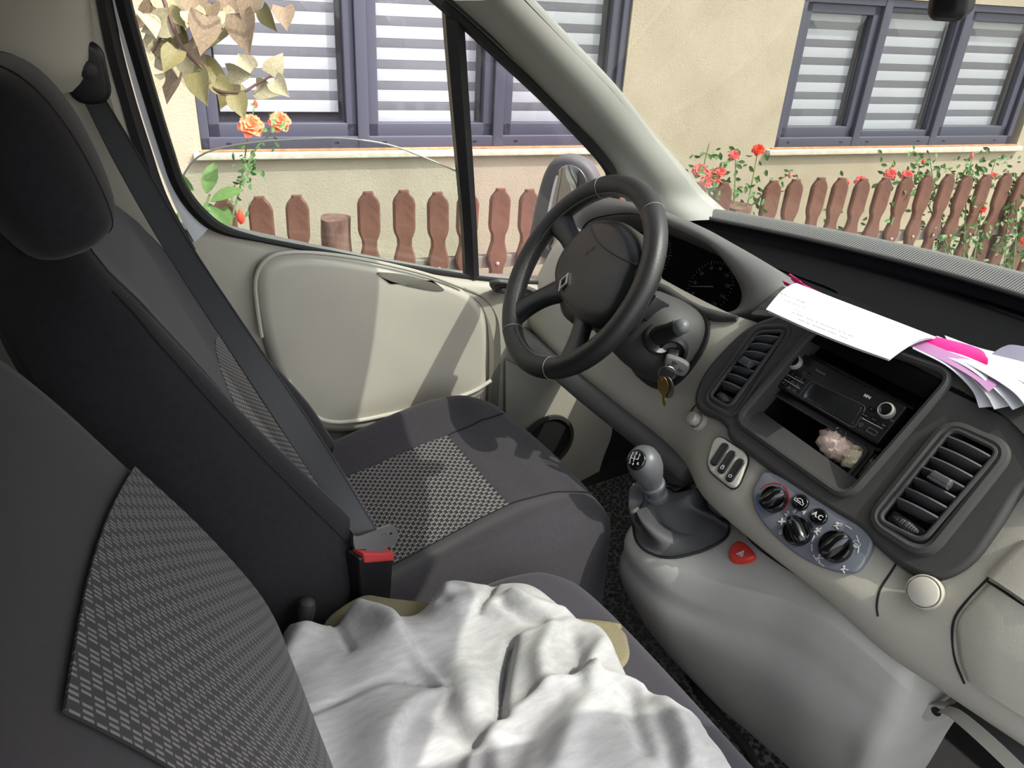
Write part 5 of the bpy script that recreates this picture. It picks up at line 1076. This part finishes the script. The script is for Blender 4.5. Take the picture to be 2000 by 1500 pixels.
# ================================================================ seat belt
belt = thing('seat_belt', 'grey seat belt running from the pillar to the buckle across the driver seat', 'seat belt', P(720, 1030, X=-.2))
Lp = [(140, 150), (225, 320), (322, 490), (425, 650), (520, 795), (610, 930), (690, 1046)]; Rp = [(180, 150), (283, 320), (376, 480), (482, 640), (588, 795), (660, 905), (738, 1036)]
XX = [-.70, -.62, -.53, -.435, -.35, -.275, -.205]
A = cr([P(*q, X=x) for q, x in zip(Lp, XX)], 60); B = cr([P(*q, X=x+.004) for q, x in zip(Rp, XX)], 60)
mb = MB(); mb.slab([A, A*.75+B*.25, (A+B)/2, A*.25+B*.75, B], .0014); mb.build('strap', 'belt', belt)
for E_ in (A*.965+B*.035, A*.035+B*.965): 
    mb = MB(); mb.tube(E_+nrm(CAM-E_.mean(0))*.0003, .0011, 5); mb.build('strap_edge', 'seal_grey', belt)
ft = Fr(P(735, 1045, X=-.198), (-.45, 1.0, .15), (-.30, -.05, 1)); 
if ft.n @ (CAM-ft.o) < 0: ft = Fr(ft.o, -ft.u, ft.v)
to = [ft.uv(*q) for q in [(688, 1046), (700, 1046), (745, 1030), (765, 1026), (774, 1036), (772, 1058), (760, 1066), (700, 1072), (690, 1068)]]
mb = MB(); mb.plate([tuple(q) for q in cr(to, 40, True)], [[ft.uv(*q) for q in [(742, 1044), (762, 1039), (764, 1042), (744, 1048)]]], ft, .006, base=-.003); tg = mb.build('tongue', 'steel', belt, ang=30)
tb = [ft.uv(*q) for q in [(712, 1068), (752, 1062), (748, 1084), (716, 1086)]]; mb = MB(); mb.plate(tb, [], ft, .003, base=-.0015); mb.build('tongue_blade', 'steel', belt)
mat('red_button', (172, 56, 60), .5)
buck = thing('belt_buckle', 'black belt buckle with red button between the seats', 'buckle', P(730, 1180, X=-.19))
fbk = Fr(P(732, 1135, X=-.19), ft.u, (0.03, .02, 1)); 
if fbk.n @ (CAM-fbk.o) < 0: fbk = Fr(fbk.o, -fbk.u, fbk.v)
bo_ = [fbk.uv(*q) for q in [(696, 1086), (764, 1086), (766, 1120), (758, 1175), (700, 1190), (694, 1130)]]
mb = MB(); mb.pad([tuple(q) for q in quad_round([bo_[0], bo_[1], bo_[3], bo_[4]], .006)], fbk.at(0, 0, -.018), R=.005, depth=.024); mb.build('buckle_body', 'black_plastic', buck)
rb = [fbk.uv(*q) for q in [(703, 1077), (762, 1074), (764, 1090), (704, 1095)]]; mb = MB(); mb.pad(quad_round(rb, .003), fbk.at(0, 0, -.014), R=.003, depth=.022); mb.build('release_button', 'red_button', buck)
mb = MB(); mb.tube([fbk.w(0, -.04, -.006), fbk.w(0, -.12, -.008), fbk.w(.0, -.2, -.01)], .010, 8, flat=1.6); mb.build('buckle_stalk', 'rubber', buck)
# ================================================================ gear console and lever
cons = thing('gear_console', 'grey gear console bulging out below the centre stack', 'console', (.05, .6, .02))
cols = [  # per column, seam (top) to floor
 [(-.205, .70, .40), (-.21, .70, .395), (-.215, .70, .38), (-.215, .70, .30), (-.20, .72, .17), (-.17, .74, 0)],
 [(-.175, .60, .425), (-.20, .59, .415), (-.213, .57, .395), (-.214, .565, .30), (-.20, .60, .17), (-.165, .66, 0)],
 [(-.16, .565, .432), (-.19, .52, .415), (-.212, .48, .39), (-.212, .485, .30), (-.195, .53, .17), (-.16, .62, 0)],
 [(-.14, .55, .435), (-.16, .47, .412), (-.180, .412, .386), (-.190, .42, .30), (-.178, .485, .17), (-.145, .595, 0)],
 [(-.10, .545, .435), (-.11, .46, .412), (-.115, .393, .382), (-.125, .398, .30), (-.125, .466, .17), (-.105, .585, 0)],
 [(-.05, .540, .440), (-.05, .46, .414), (-.045, .398, .380), (-.045, .40, .30), (-.045, .468, .17), (-.03, .585, 0)],
 [(.02, .522, .462), (.02, .475, .424), (.022, .430, .378), (.022, .425, .30), (.022, .485, .17), (.03, .595, 0)],
 [(.12, .508, .478), (.115, .486, .455), (.11, .462, .41), (.11, .455, .31), (.105, .508, .17), (.10, .605, 0)],
 [(.20, .502, .492), (.195, .488, .474), (.19, .472, .43), (.19, .472, .31), (.18, .522, .17), (.17, .61, 0)],
 [(.262, .505, .480), (.260, .494, .462), (.255, .485, .42), (.25, .490, .31), (.235, .535, .17), (.215, .615, 0)],
 [(.290, .510, .462), (.291, .502, .447), (.289, .497, .41), (.282, .502, .30), (.262, .545, .17), (.235, .62, 0)],
 [(.298, .545, .44), (.302, .535, .425), (.302, .53, .39), (.295, .535, .30), (.275, .57, .17), (.245, .64, 0)],
 [(.31, .64, .42), (.315, .64, .41), (.315, .64, .38), (.305, .64, .30), (.29, .66, .17), (.255, .70, 0)]]
ctrl = [[V3(cols[j][i][0]+(.035 if j < 3 else .025 if j == 3 else .008 if j == 4 else 0)*min(1, i/1.), *cols[j][i][1:]) for j in range(len(cols))] for i in range(6)]
r0, r1, r2, r3, r4, r5 = [np.array(r) for r in ctrl]
rA = r1*.22+r2*.78; rA[:, 2] = r1[:, 2]*.72+r2[:, 2]*.28; rB = r2*.9+r3*.1; rB[:, 2] -= .018
CG = crgrid([r0, r1*.6+r2*.4+np.array((0, 0, .35))*(r1-r2)[:, 2:3], rA, r2, rB, r3, r4, r5], 60, 90); mb = MB(); mb.slab(CG[::-1], .006); mb.build('console_body', 'console_grey', cons, ang=75)
TC = bvh(CG)
def on_con(px, py, lift=0.): return hit(TC, px, py, lift, alt=hit(TC, px-8, py+8, lift, alt=P(px, py, Z=.42)))
mb = MB(); mb.tube(cr([on_con(*q, .001) for q in [(1376, 925), (1388, 954), (1418, 999), (1462, 1050), (1499, 1083), (1580, 1137), (1640, 1180)]], 60), .0022, 6); mb.build('console_gap', 'rubber', cons)
# fixing lug at the lower right
f = Fr(P(1826, 1388, Y=.55), (1, .1, 0), (0, .1, 1)); mb = MB(); mb.pad([f.uv(*q) for q in [(1808, 1372), (1850, 1378), (1858, 1402), (1812, 1408), (1796, 1396)]], f.at(0, 0, -.01), R=.003, depth=.014); lug = mb.build('fixing_lug', 'console_grey', cons)
u, v = f.uv(1832, 1387); mb = MB(); mb.lathe([(.006, 0), (.006, .001), (.001, .0012)], f.at(u, v, .004), 16); mb.build('lug_hole', 'rubber', lug)
# hazard button
fz_ = [on_con(*q) for q in [(1420, 1080), (1480, 1090), (1445, 1060)]]; nz = nrm(np.cross(fz_[1]-fz_[0], fz_[2]-fz_[0])); nz = nz if nz[2] > 0 else -nz
fhz = Fr(on_con(1450, 1082), (1, 0, -nz[0]/nz[2]), np.cross(nz, (1, 0, -nz[0]/nz[2])))
ho = cr([fhz.uv(*q) for q in [(1428, 1096), (1426, 1082), (1436, 1066), (1448, 1062), (1462, 1070), (1474, 1083), (1476, 1092), (1460, 1099), (1440, 1100)]], 40, True)
mb = MB(); mb.pad([tuple(q) for q in ho], fhz.at(0, 0, -.006), R=.004, depth=.014, seg=4); hz = mb.build('hazard_button', 'red_plastic', cons)
u, v = fhz.uv(1447, 1082, .008); ft2 = fhz.at(u, v, .0083); tri = lambda s: [(s*.0075*math.cos(math.radians(a)), s*.0075*math.sin(math.radians(a))) for a in (90, 210, 330)]
mb = MB(); mb.plate(tri(1), [tri(.68)], ft2, .0006); mb.plate(tri(.42), [], ft2, .0006); mb.build('warning_triangle', 'white_print', hz, smooth=False)
# gaiter
gear = thing('gear_lever', 'grey ball-topped gear lever with black leather gaiter', 'gear lever', P(1325, 1030, Z=.42))
base = cr([on_con(*q, .003) for q in [(1237, 1030), (1244, 1058), (1266, 1078), (1307, 1089), (1368, 1077), (1410, 1056), (1424, 1036), (1418, 1014), (1395, 990), (1366, 968), (1325, 950), (1280, 950), (1250, 978), (1238, 1005)]], 84, True)
top_c = P(1283, 968, X=-.152); ax = nrm(P(1255, 895, X=-.152)-top_c); tu = nrm(np.cross(ax, (1, 0, 0))); tv = np.cross(ax, tu)
bcn = base.mean(0); rings = []
ang = [math.atan2((p-bcn) @ tv, (p-bcn) @ tu) for p in base]
for t in np.linspace(0, 1, 22):
    rg_ = []
    for k, p in enumerate(base):
        a = ang[k]; tp = top_c+.017*(math.cos(a)*tu+math.sin(a)*tv)
        e = t**.62; w = math.sin(math.pi*min(1, t*1.02))
        q = p*(1-e)+tp*e; q = q+V3(0, 0, .016*math.sin(math.pi*t)*math.sin(2.5*a+1.2+t*3)*w)+nrm(q-(bcn*(1-t)+top_c*t)+1e-9)*(.012*w*math.sin(5*a+2.2*t*3)+.016*w)*(1-.3*t)
        if t < .10: q = p+(top_c-p)*.18*(t/.10)*.5+V3(0, 0, .0)
        rg_.append(q)
    rings.append(rg_)
mb = MB(); mb.loft(rings, False); mb.build('gaiter', 'gaiter', gear, ang=80)
mb = MB(); mb.tube(base, .0022, 6, closed=True); mb.build('gaiter_rim', 'rubber', gear)
fl = Fr(top_c, tu, tv); fl = fl if fl.n @ ax > 0 else Fr(top_c, tv, tu)
mb = MB(); mb.lathe([(.0185, -.006), (.020, 0), (.019, .006), (.0155, .008), (.014, .022), (.0150, .026)], fl, 28); mb.build('collar', 'knob_grey', gear)
mb = MB(); mb.lathe([(.0155, .026), (.0205, .028), (.0205, .033), (.0175, .035), (.0185, .042), (.0235, .056), (.0272, .072), (.0275, .086), (.0245, .099), (.0175, .108), (.008, .112), (.001, .1128)], fl, 36); kn_ = mb.build('knob', 'knob_grey', gear)
kt = top_c+ax*.082; nb = nrm(nrm(CAM-kt)*.80+screen(207, kt)*.58); fb_ = Fr(kt+nb*.0275, np.cross((0.2, -.1, 1), nb), np.cross(nb, np.cross((0.2, -.1, 1), nb))); ub = screen(20, kt); ub = nrm(ub-nb*(ub @ nb)); fb_ = Fr(kt+nb*.0308, ub, np.cross(nb, ub))
mb = MB(); mb.pad(circ(.0165, 32), fb_.at(0, 0, -.008), R=.002, depth=.0065, top=4, h=lambda u, v: .0042*(1-(u*u+v*v)/.0155**2)); bd = mb.build('shift_badge', 'gloss_black', kn_)
mb = MB()
for x in (-.0065, 0, .0065): mb.tube([fb_.w(x, .0045, .0034), fb_.w(x, -.0045, .0034)] if x < .006 else [fb_.w(x, .0045, .003), fb_.w(x, 0, .0034)], .0004, 5)
mb.tube([fb_.w(-.0065, 0, .0034), fb_.w(.0065, 0, .0034)], .0004, 5); mb.build('shift_lines', 'white_print', kn_)
for s, x, y in (('1', -.0065, .0075), ('3', 0, .0085), ('5', .0065, .0075), ('2', -.0065, -.0075), ('4', 0, -.0085), ('R', .0085, -.006)): text('shift_number', s, .006, fb_.at(x, y, .0024), 'white_print', kn_, .0002)
# ================================================================ floor mat
mat('mat_black', (30, 29, 30), .75, col2=(40, 38, 38), cs=20); mat('mat_pad', (44, 43, 43), .6); mat('mat_edge', (108, 104, 101), .8, col2=(84, 80, 78), cs=60)
fm_ = thing('floor_mat', 'black rubber floor mat with pebbled cells under the console', 'floor mat', (-.2, .62, .004))
mb = MB(); mb.box(WORLD, .88, .92, .006, .003, (-.28, .62, .003)); mb.build('mat_sheet', 'mat_edge', fm_)
rn = random.Random(5); S = .0125; mb = MB(); hx = {}
def jit(i, j, k):
    key = (i, j, k)
    if key not in hx: hx[key] = (rn.gauss(0, .18)*S, rn.gauss(0, .18)*S)
    return hx[key]
for i in range(78):
    for j in range(74):
        cx = -.71+i*S*1.0+(S*.5 if j % 2 else 0); cy = .17+j*S*.866
        if cx > .155 or cy > 1.06: continue
        jx, jy = jit(i, j, 0); cx += jx; cy += jy; r = S*.5*rn.uniform(.78, .92); n = 7; rot = rn.uniform(0, 6.28); el = rn.uniform(.85, 1.15)
        ptsr = [(math.cos(rot+2*math.pi*k/n)*r*rn.uniform(.9, 1.08)*el, math.sin(rot+2*math.pi*k/n)*r*rn.uniform(.9, 1.08)) for k in range(n)]
        v0 = [(cx+a, cy+b, .0055) for a, b in ptsr]+[(cx+a*.82, cy+b*.82, .0078) for a, b in ptsr]; fc = [(k, (k+1) % n, n+(k+1) % n, n+k) for k in range(n)]+[tuple(range(n, 2*n))]; mb.add(v0, fc)
o = mb.build('mat_cells', 'mat_pad', fm_, smooth=False); o['kind'] = 'stuff'
mb = MB(); rib = cr([P(*q, Z=.009) for q in [(1352, 1305), (1365, 1350), (1400, 1395), (1440, 1440), (1465, 1475), (1480, 1520)]], 30); mb.tube(rib, .010, 8); mb.build('mat_rib', 'mat_black', fm_)
mat('straw', (176, 150, 96), .9); mb = MB()
for k in range(14):
    p = P(1412+rn.gauss(0, 6), 1388+rn.gauss(0, 9), Z=.011); a = rn.uniform(0, 6.28); mb.tube([p, p+V3(math.cos(a)*.012, math.sin(a)*.012, .0034)], .0005, 4)
o = mb.build('dry_grass', 'straw', None); tag(o, 'few dry grass blades on the rubber mat', 'grass', kind='stuff')
# ================================================================ sweatshirt on the bench
mat('fleece', (176, 175, 174), .95, col2=(156, 155, 156), cs=110, bump=('noise', 900, .35, .0008), sheen=.2, spec=.1, stretch=(1, .25, 1))
mat('khaki', (132, 124, 100), .95, bump=('wave', 150, .6, .0015), spec=.1)
ZB = .446
def xy(px, py, z=ZB): return tuple(P(px, py, Z=z)[:2])
def ins(pts, X, Y):
    c = np.zeros(X.shape, bool); j = len(pts)-1
    for i in range(len(pts)):
        (xi, yi), (xj, yj) = pts[i], pts[j]
        c ^= ((yi > Y) != (yj > Y)) & (X < (xj-xi)*(Y-yi)/(yj-yi+1e-12)+xi); j = i
    return c
def dist(pts, X, Y, closed=True):
    D_ = np.full(X.shape, 9.); n = len(pts)
    for i in range(n if closed else n-1):
        ax_, ay = pts[i]; bx, by = pts[(i+1) % n]; dx, dy = bx-ax_, by-ay; t = np.clip(((X-ax_)*dx+(Y-ay)*dy)/(dx*dx+dy*dy+1e-12), 0, 1)
        D_ = np.minimum(D_, np.hypot(X-ax_-t*dx, Y-ay-t*dy))
    return D_
outp = [(546, 1222), (600, 1212), (648, 1205), (672, 1176), (710, 1166), (752, 1172), (792, 1176), (830, 1152), (868, 1128), (965, 1126), (1050, 1142), (1110, 1176), (1165, 1208), (1205, 1240), (1226, 1284), (1252, 1326), (1300, 1358), (1368, 1388), (1402, 1445), (1445, 1510), (1500, 1640), (1480, 1900), (700, 1900), (505, 1560), (492, 1490), (500, 1400), (524, 1285)]
OUT = [tuple(q) for q in cr([xy(*q, .47) for q in outp], 160, True)]
gx_ = np.arange(-.20, .62, .0045); gy_ = np.arange(-.30, .36, .0045); Xg, Yg = np.meshgrid(gx_, gy_)
rn = np.random.default_rng(4)
inside = ins(OUT, Xg, Yg); dd = dist(OUT, Xg, Yg); sd = np.where(inside, dd, -dd)
H = .042*(1-np.exp(-np.maximum(sd, 0)/.022))
def layer(px, d, w=.005, z=.49):
    global H
    q = [tuple(p) for p in cr([xy(*p, z) for p in px], 90, True)]; s = np.where(ins(q, Xg, Yg), 1, -1)*dist(q, Xg, Yg); H = H+d/(1+np.exp(-s/w*2.2))*np.exp(-np.maximum(s, 0)/.16)
def ridge(px, amp, w, z=.49):
    global H
    q = [tuple(p) for p in cr([xy(*p, z) for p in px], 30)]; H = H+amp*np.exp(-(dist(q, Xg, Yg, False)/w)**2)
layer([(480, 1520), (505, 1400), (540, 1225), (640, 1200), (690, 1165), (770, 1190), (792, 1250), (872, 1338), (815, 1374), (775, 1450), (760, 1540), (600, 1600)], .016, .004)
layer([(985, 1392), (990, 1320), (1002, 1250), (1060, 1222), (1170, 1205), (1235, 1310), (1260, 1345), (1170, 1332), (1080, 1360)], .014, .004)
layer([(905, 1510), (955, 1425), (1010, 1385), (1120, 1332), (1240, 1325), (1370, 1380), (1460, 1510), (1300, 1620), (1000, 1620)], .018, .0045)
layer([(860, 1125), (960, 1118), (1060, 1140), (1130, 1195), (1080, 1215), (1000, 1205), (940, 1190), (880, 1180)], .014, .006)
for px, a, w in (([(652, 1200), (668, 1240), (682, 1272)], -.006, .003), ([(660, 1196), (676, 1238), (690, 1268)], -.005, .003), ([(872, 1338), (760, 1330), (640, 1380), (560, 1430), (520, 1490)], -.007, .0035),
    ([(600, 1225), (575, 1255), (545, 1300)], .010, .016), ([(700, 1180), (740, 1200), (772, 1240)], .010, .014), ([(1000, 1250), (985, 1320), (978, 1395)], -.020, .006), ([(965, 1128), (955, 1160), (935, 1190)], -.012, .005),
    ([(870, 1150), (850, 1180), (900, 1200)], .012, .012), ([(1000, 1170), (1040, 1190), (1100, 1192)], .012, .009), ([(980, 1185), (1020, 1205), (1060, 1212)], -.012, .006), ([(1080, 1230), (1055, 1290), (1060, 1350)], .012, .012), ([(1120, 1240), (1130, 1290), (1110, 1330)], -.010, .010), ([(1180, 1250), (1150, 1300), (1150, 1330)], .010, .010),
    ([(1155, 1315), (1165, 1335), (1150, 1345)], .014, .006), ([(1230, 1350), (1240, 1400), (1260, 1470)], -.010, .010), ([(1180, 1350), (1120, 1420), (1090, 1500)], .010, .014), ([(1090, 1370), (1030, 1430), (1000, 1500)], -.007, .012), ([(1300, 1370), (1330, 1430), (1350, 1500)], .012, .014), ([(820, 1240), (900, 1290), (920, 1370)], .010, .022), ([(860, 1390), (930, 1450), (940, 1500)], -.012, .012), ([(800, 1300), (860, 1350), (900, 1420)], -.006, .01), ([(1290, 1400), (1310, 1470), (1310, 1520)], -.008, .010)):
    ridge(px, a, w)
for _ in range(9):
    a = rn.uniform(0, 3.14); k = rn.uniform(25, 70); ph = rn.uniform(0, 6.28); wx = .012*np.sin(18*Yg+ph); H += inside*.0016*np.sin(k*(math.cos(a)*(Xg+wx)+math.sin(a)*Yg)+ph)
H *= np.clip(sd/.012, 0, 1)**.5
idx = -np.ones(Xg.shape, int); vs = []; keep = sd > -.004
topz = ZB-.004+H
def cush(x, y): return .0
for i, j in zip(*np.where(keep)): idx[i, j] = len(vs); vs.append((Xg[i, j], Yg[i, j], topz[i, j]))
fs_ = []
for i in range(len(gy_)-1):
    for j in range(len(gx_)-1):
        q = (idx[i, j], idx[i, j+1], idx[i+1, j+1], idx[i+1, j])
        if min(q) >= 0: fs_.append(q)
hood_t = thing('sweatshirt', 'pale grey melange sweatshirt lying crumpled on the bench seat', 'sweatshirt', (.1, 0, ZB))
mb = MB(); mb.add(vs, fs_); mb.build('body', 'fleece', hood_t, ang=180)
def onf(px, py):
    for _ in range(1):
        z = .49
        for _k in range(8):
            p = P(px, py, Z=z); i = int(np.clip(round((p[1]-gy_[0])/.0045), 0, len(gy_)-1)); j = int(np.clip(round((p[0]-gx_[0])/.0045), 0, len(gx_)-1)); z = .5*z+.5*topz[i, j]
    return P(px, py, Z=z+.001)
if 0: mb = MB(); mb.tube(cr([onf(*q) for q in [(654, 1202), (662, 1225), (672, 1248), (684, 1272)]], 20), .0012, 5); mb.tube(cr([onf(*q) for q in [(664, 1200), (672, 1222), (681, 1245), (692, 1266)]], 20), .0012, 5); mb.build('seam', 'fleece', hood_t)
# khaki garment underneath
ko = cr([xy(*q, .45) for q in [(1196, 1214), (1212, 1224), (1226, 1244), (1224, 1290), (1150, 1330), (900, 1330), (700, 1280), (630, 1222), (700, 1164), (770, 1168), (1000, 1195)]], 70, True)
mb = MB(); mb.pad([tuple(q) for q in ko], Fr((0, 0, .442), (1, 0, 0), (0, 1, 0)), R=.005, depth=.008); o = mb.build('folded_garment', 'khaki', None); tag(o, 'khaki ribbed garment peeking out under the pale sweatshirt', 'garment')
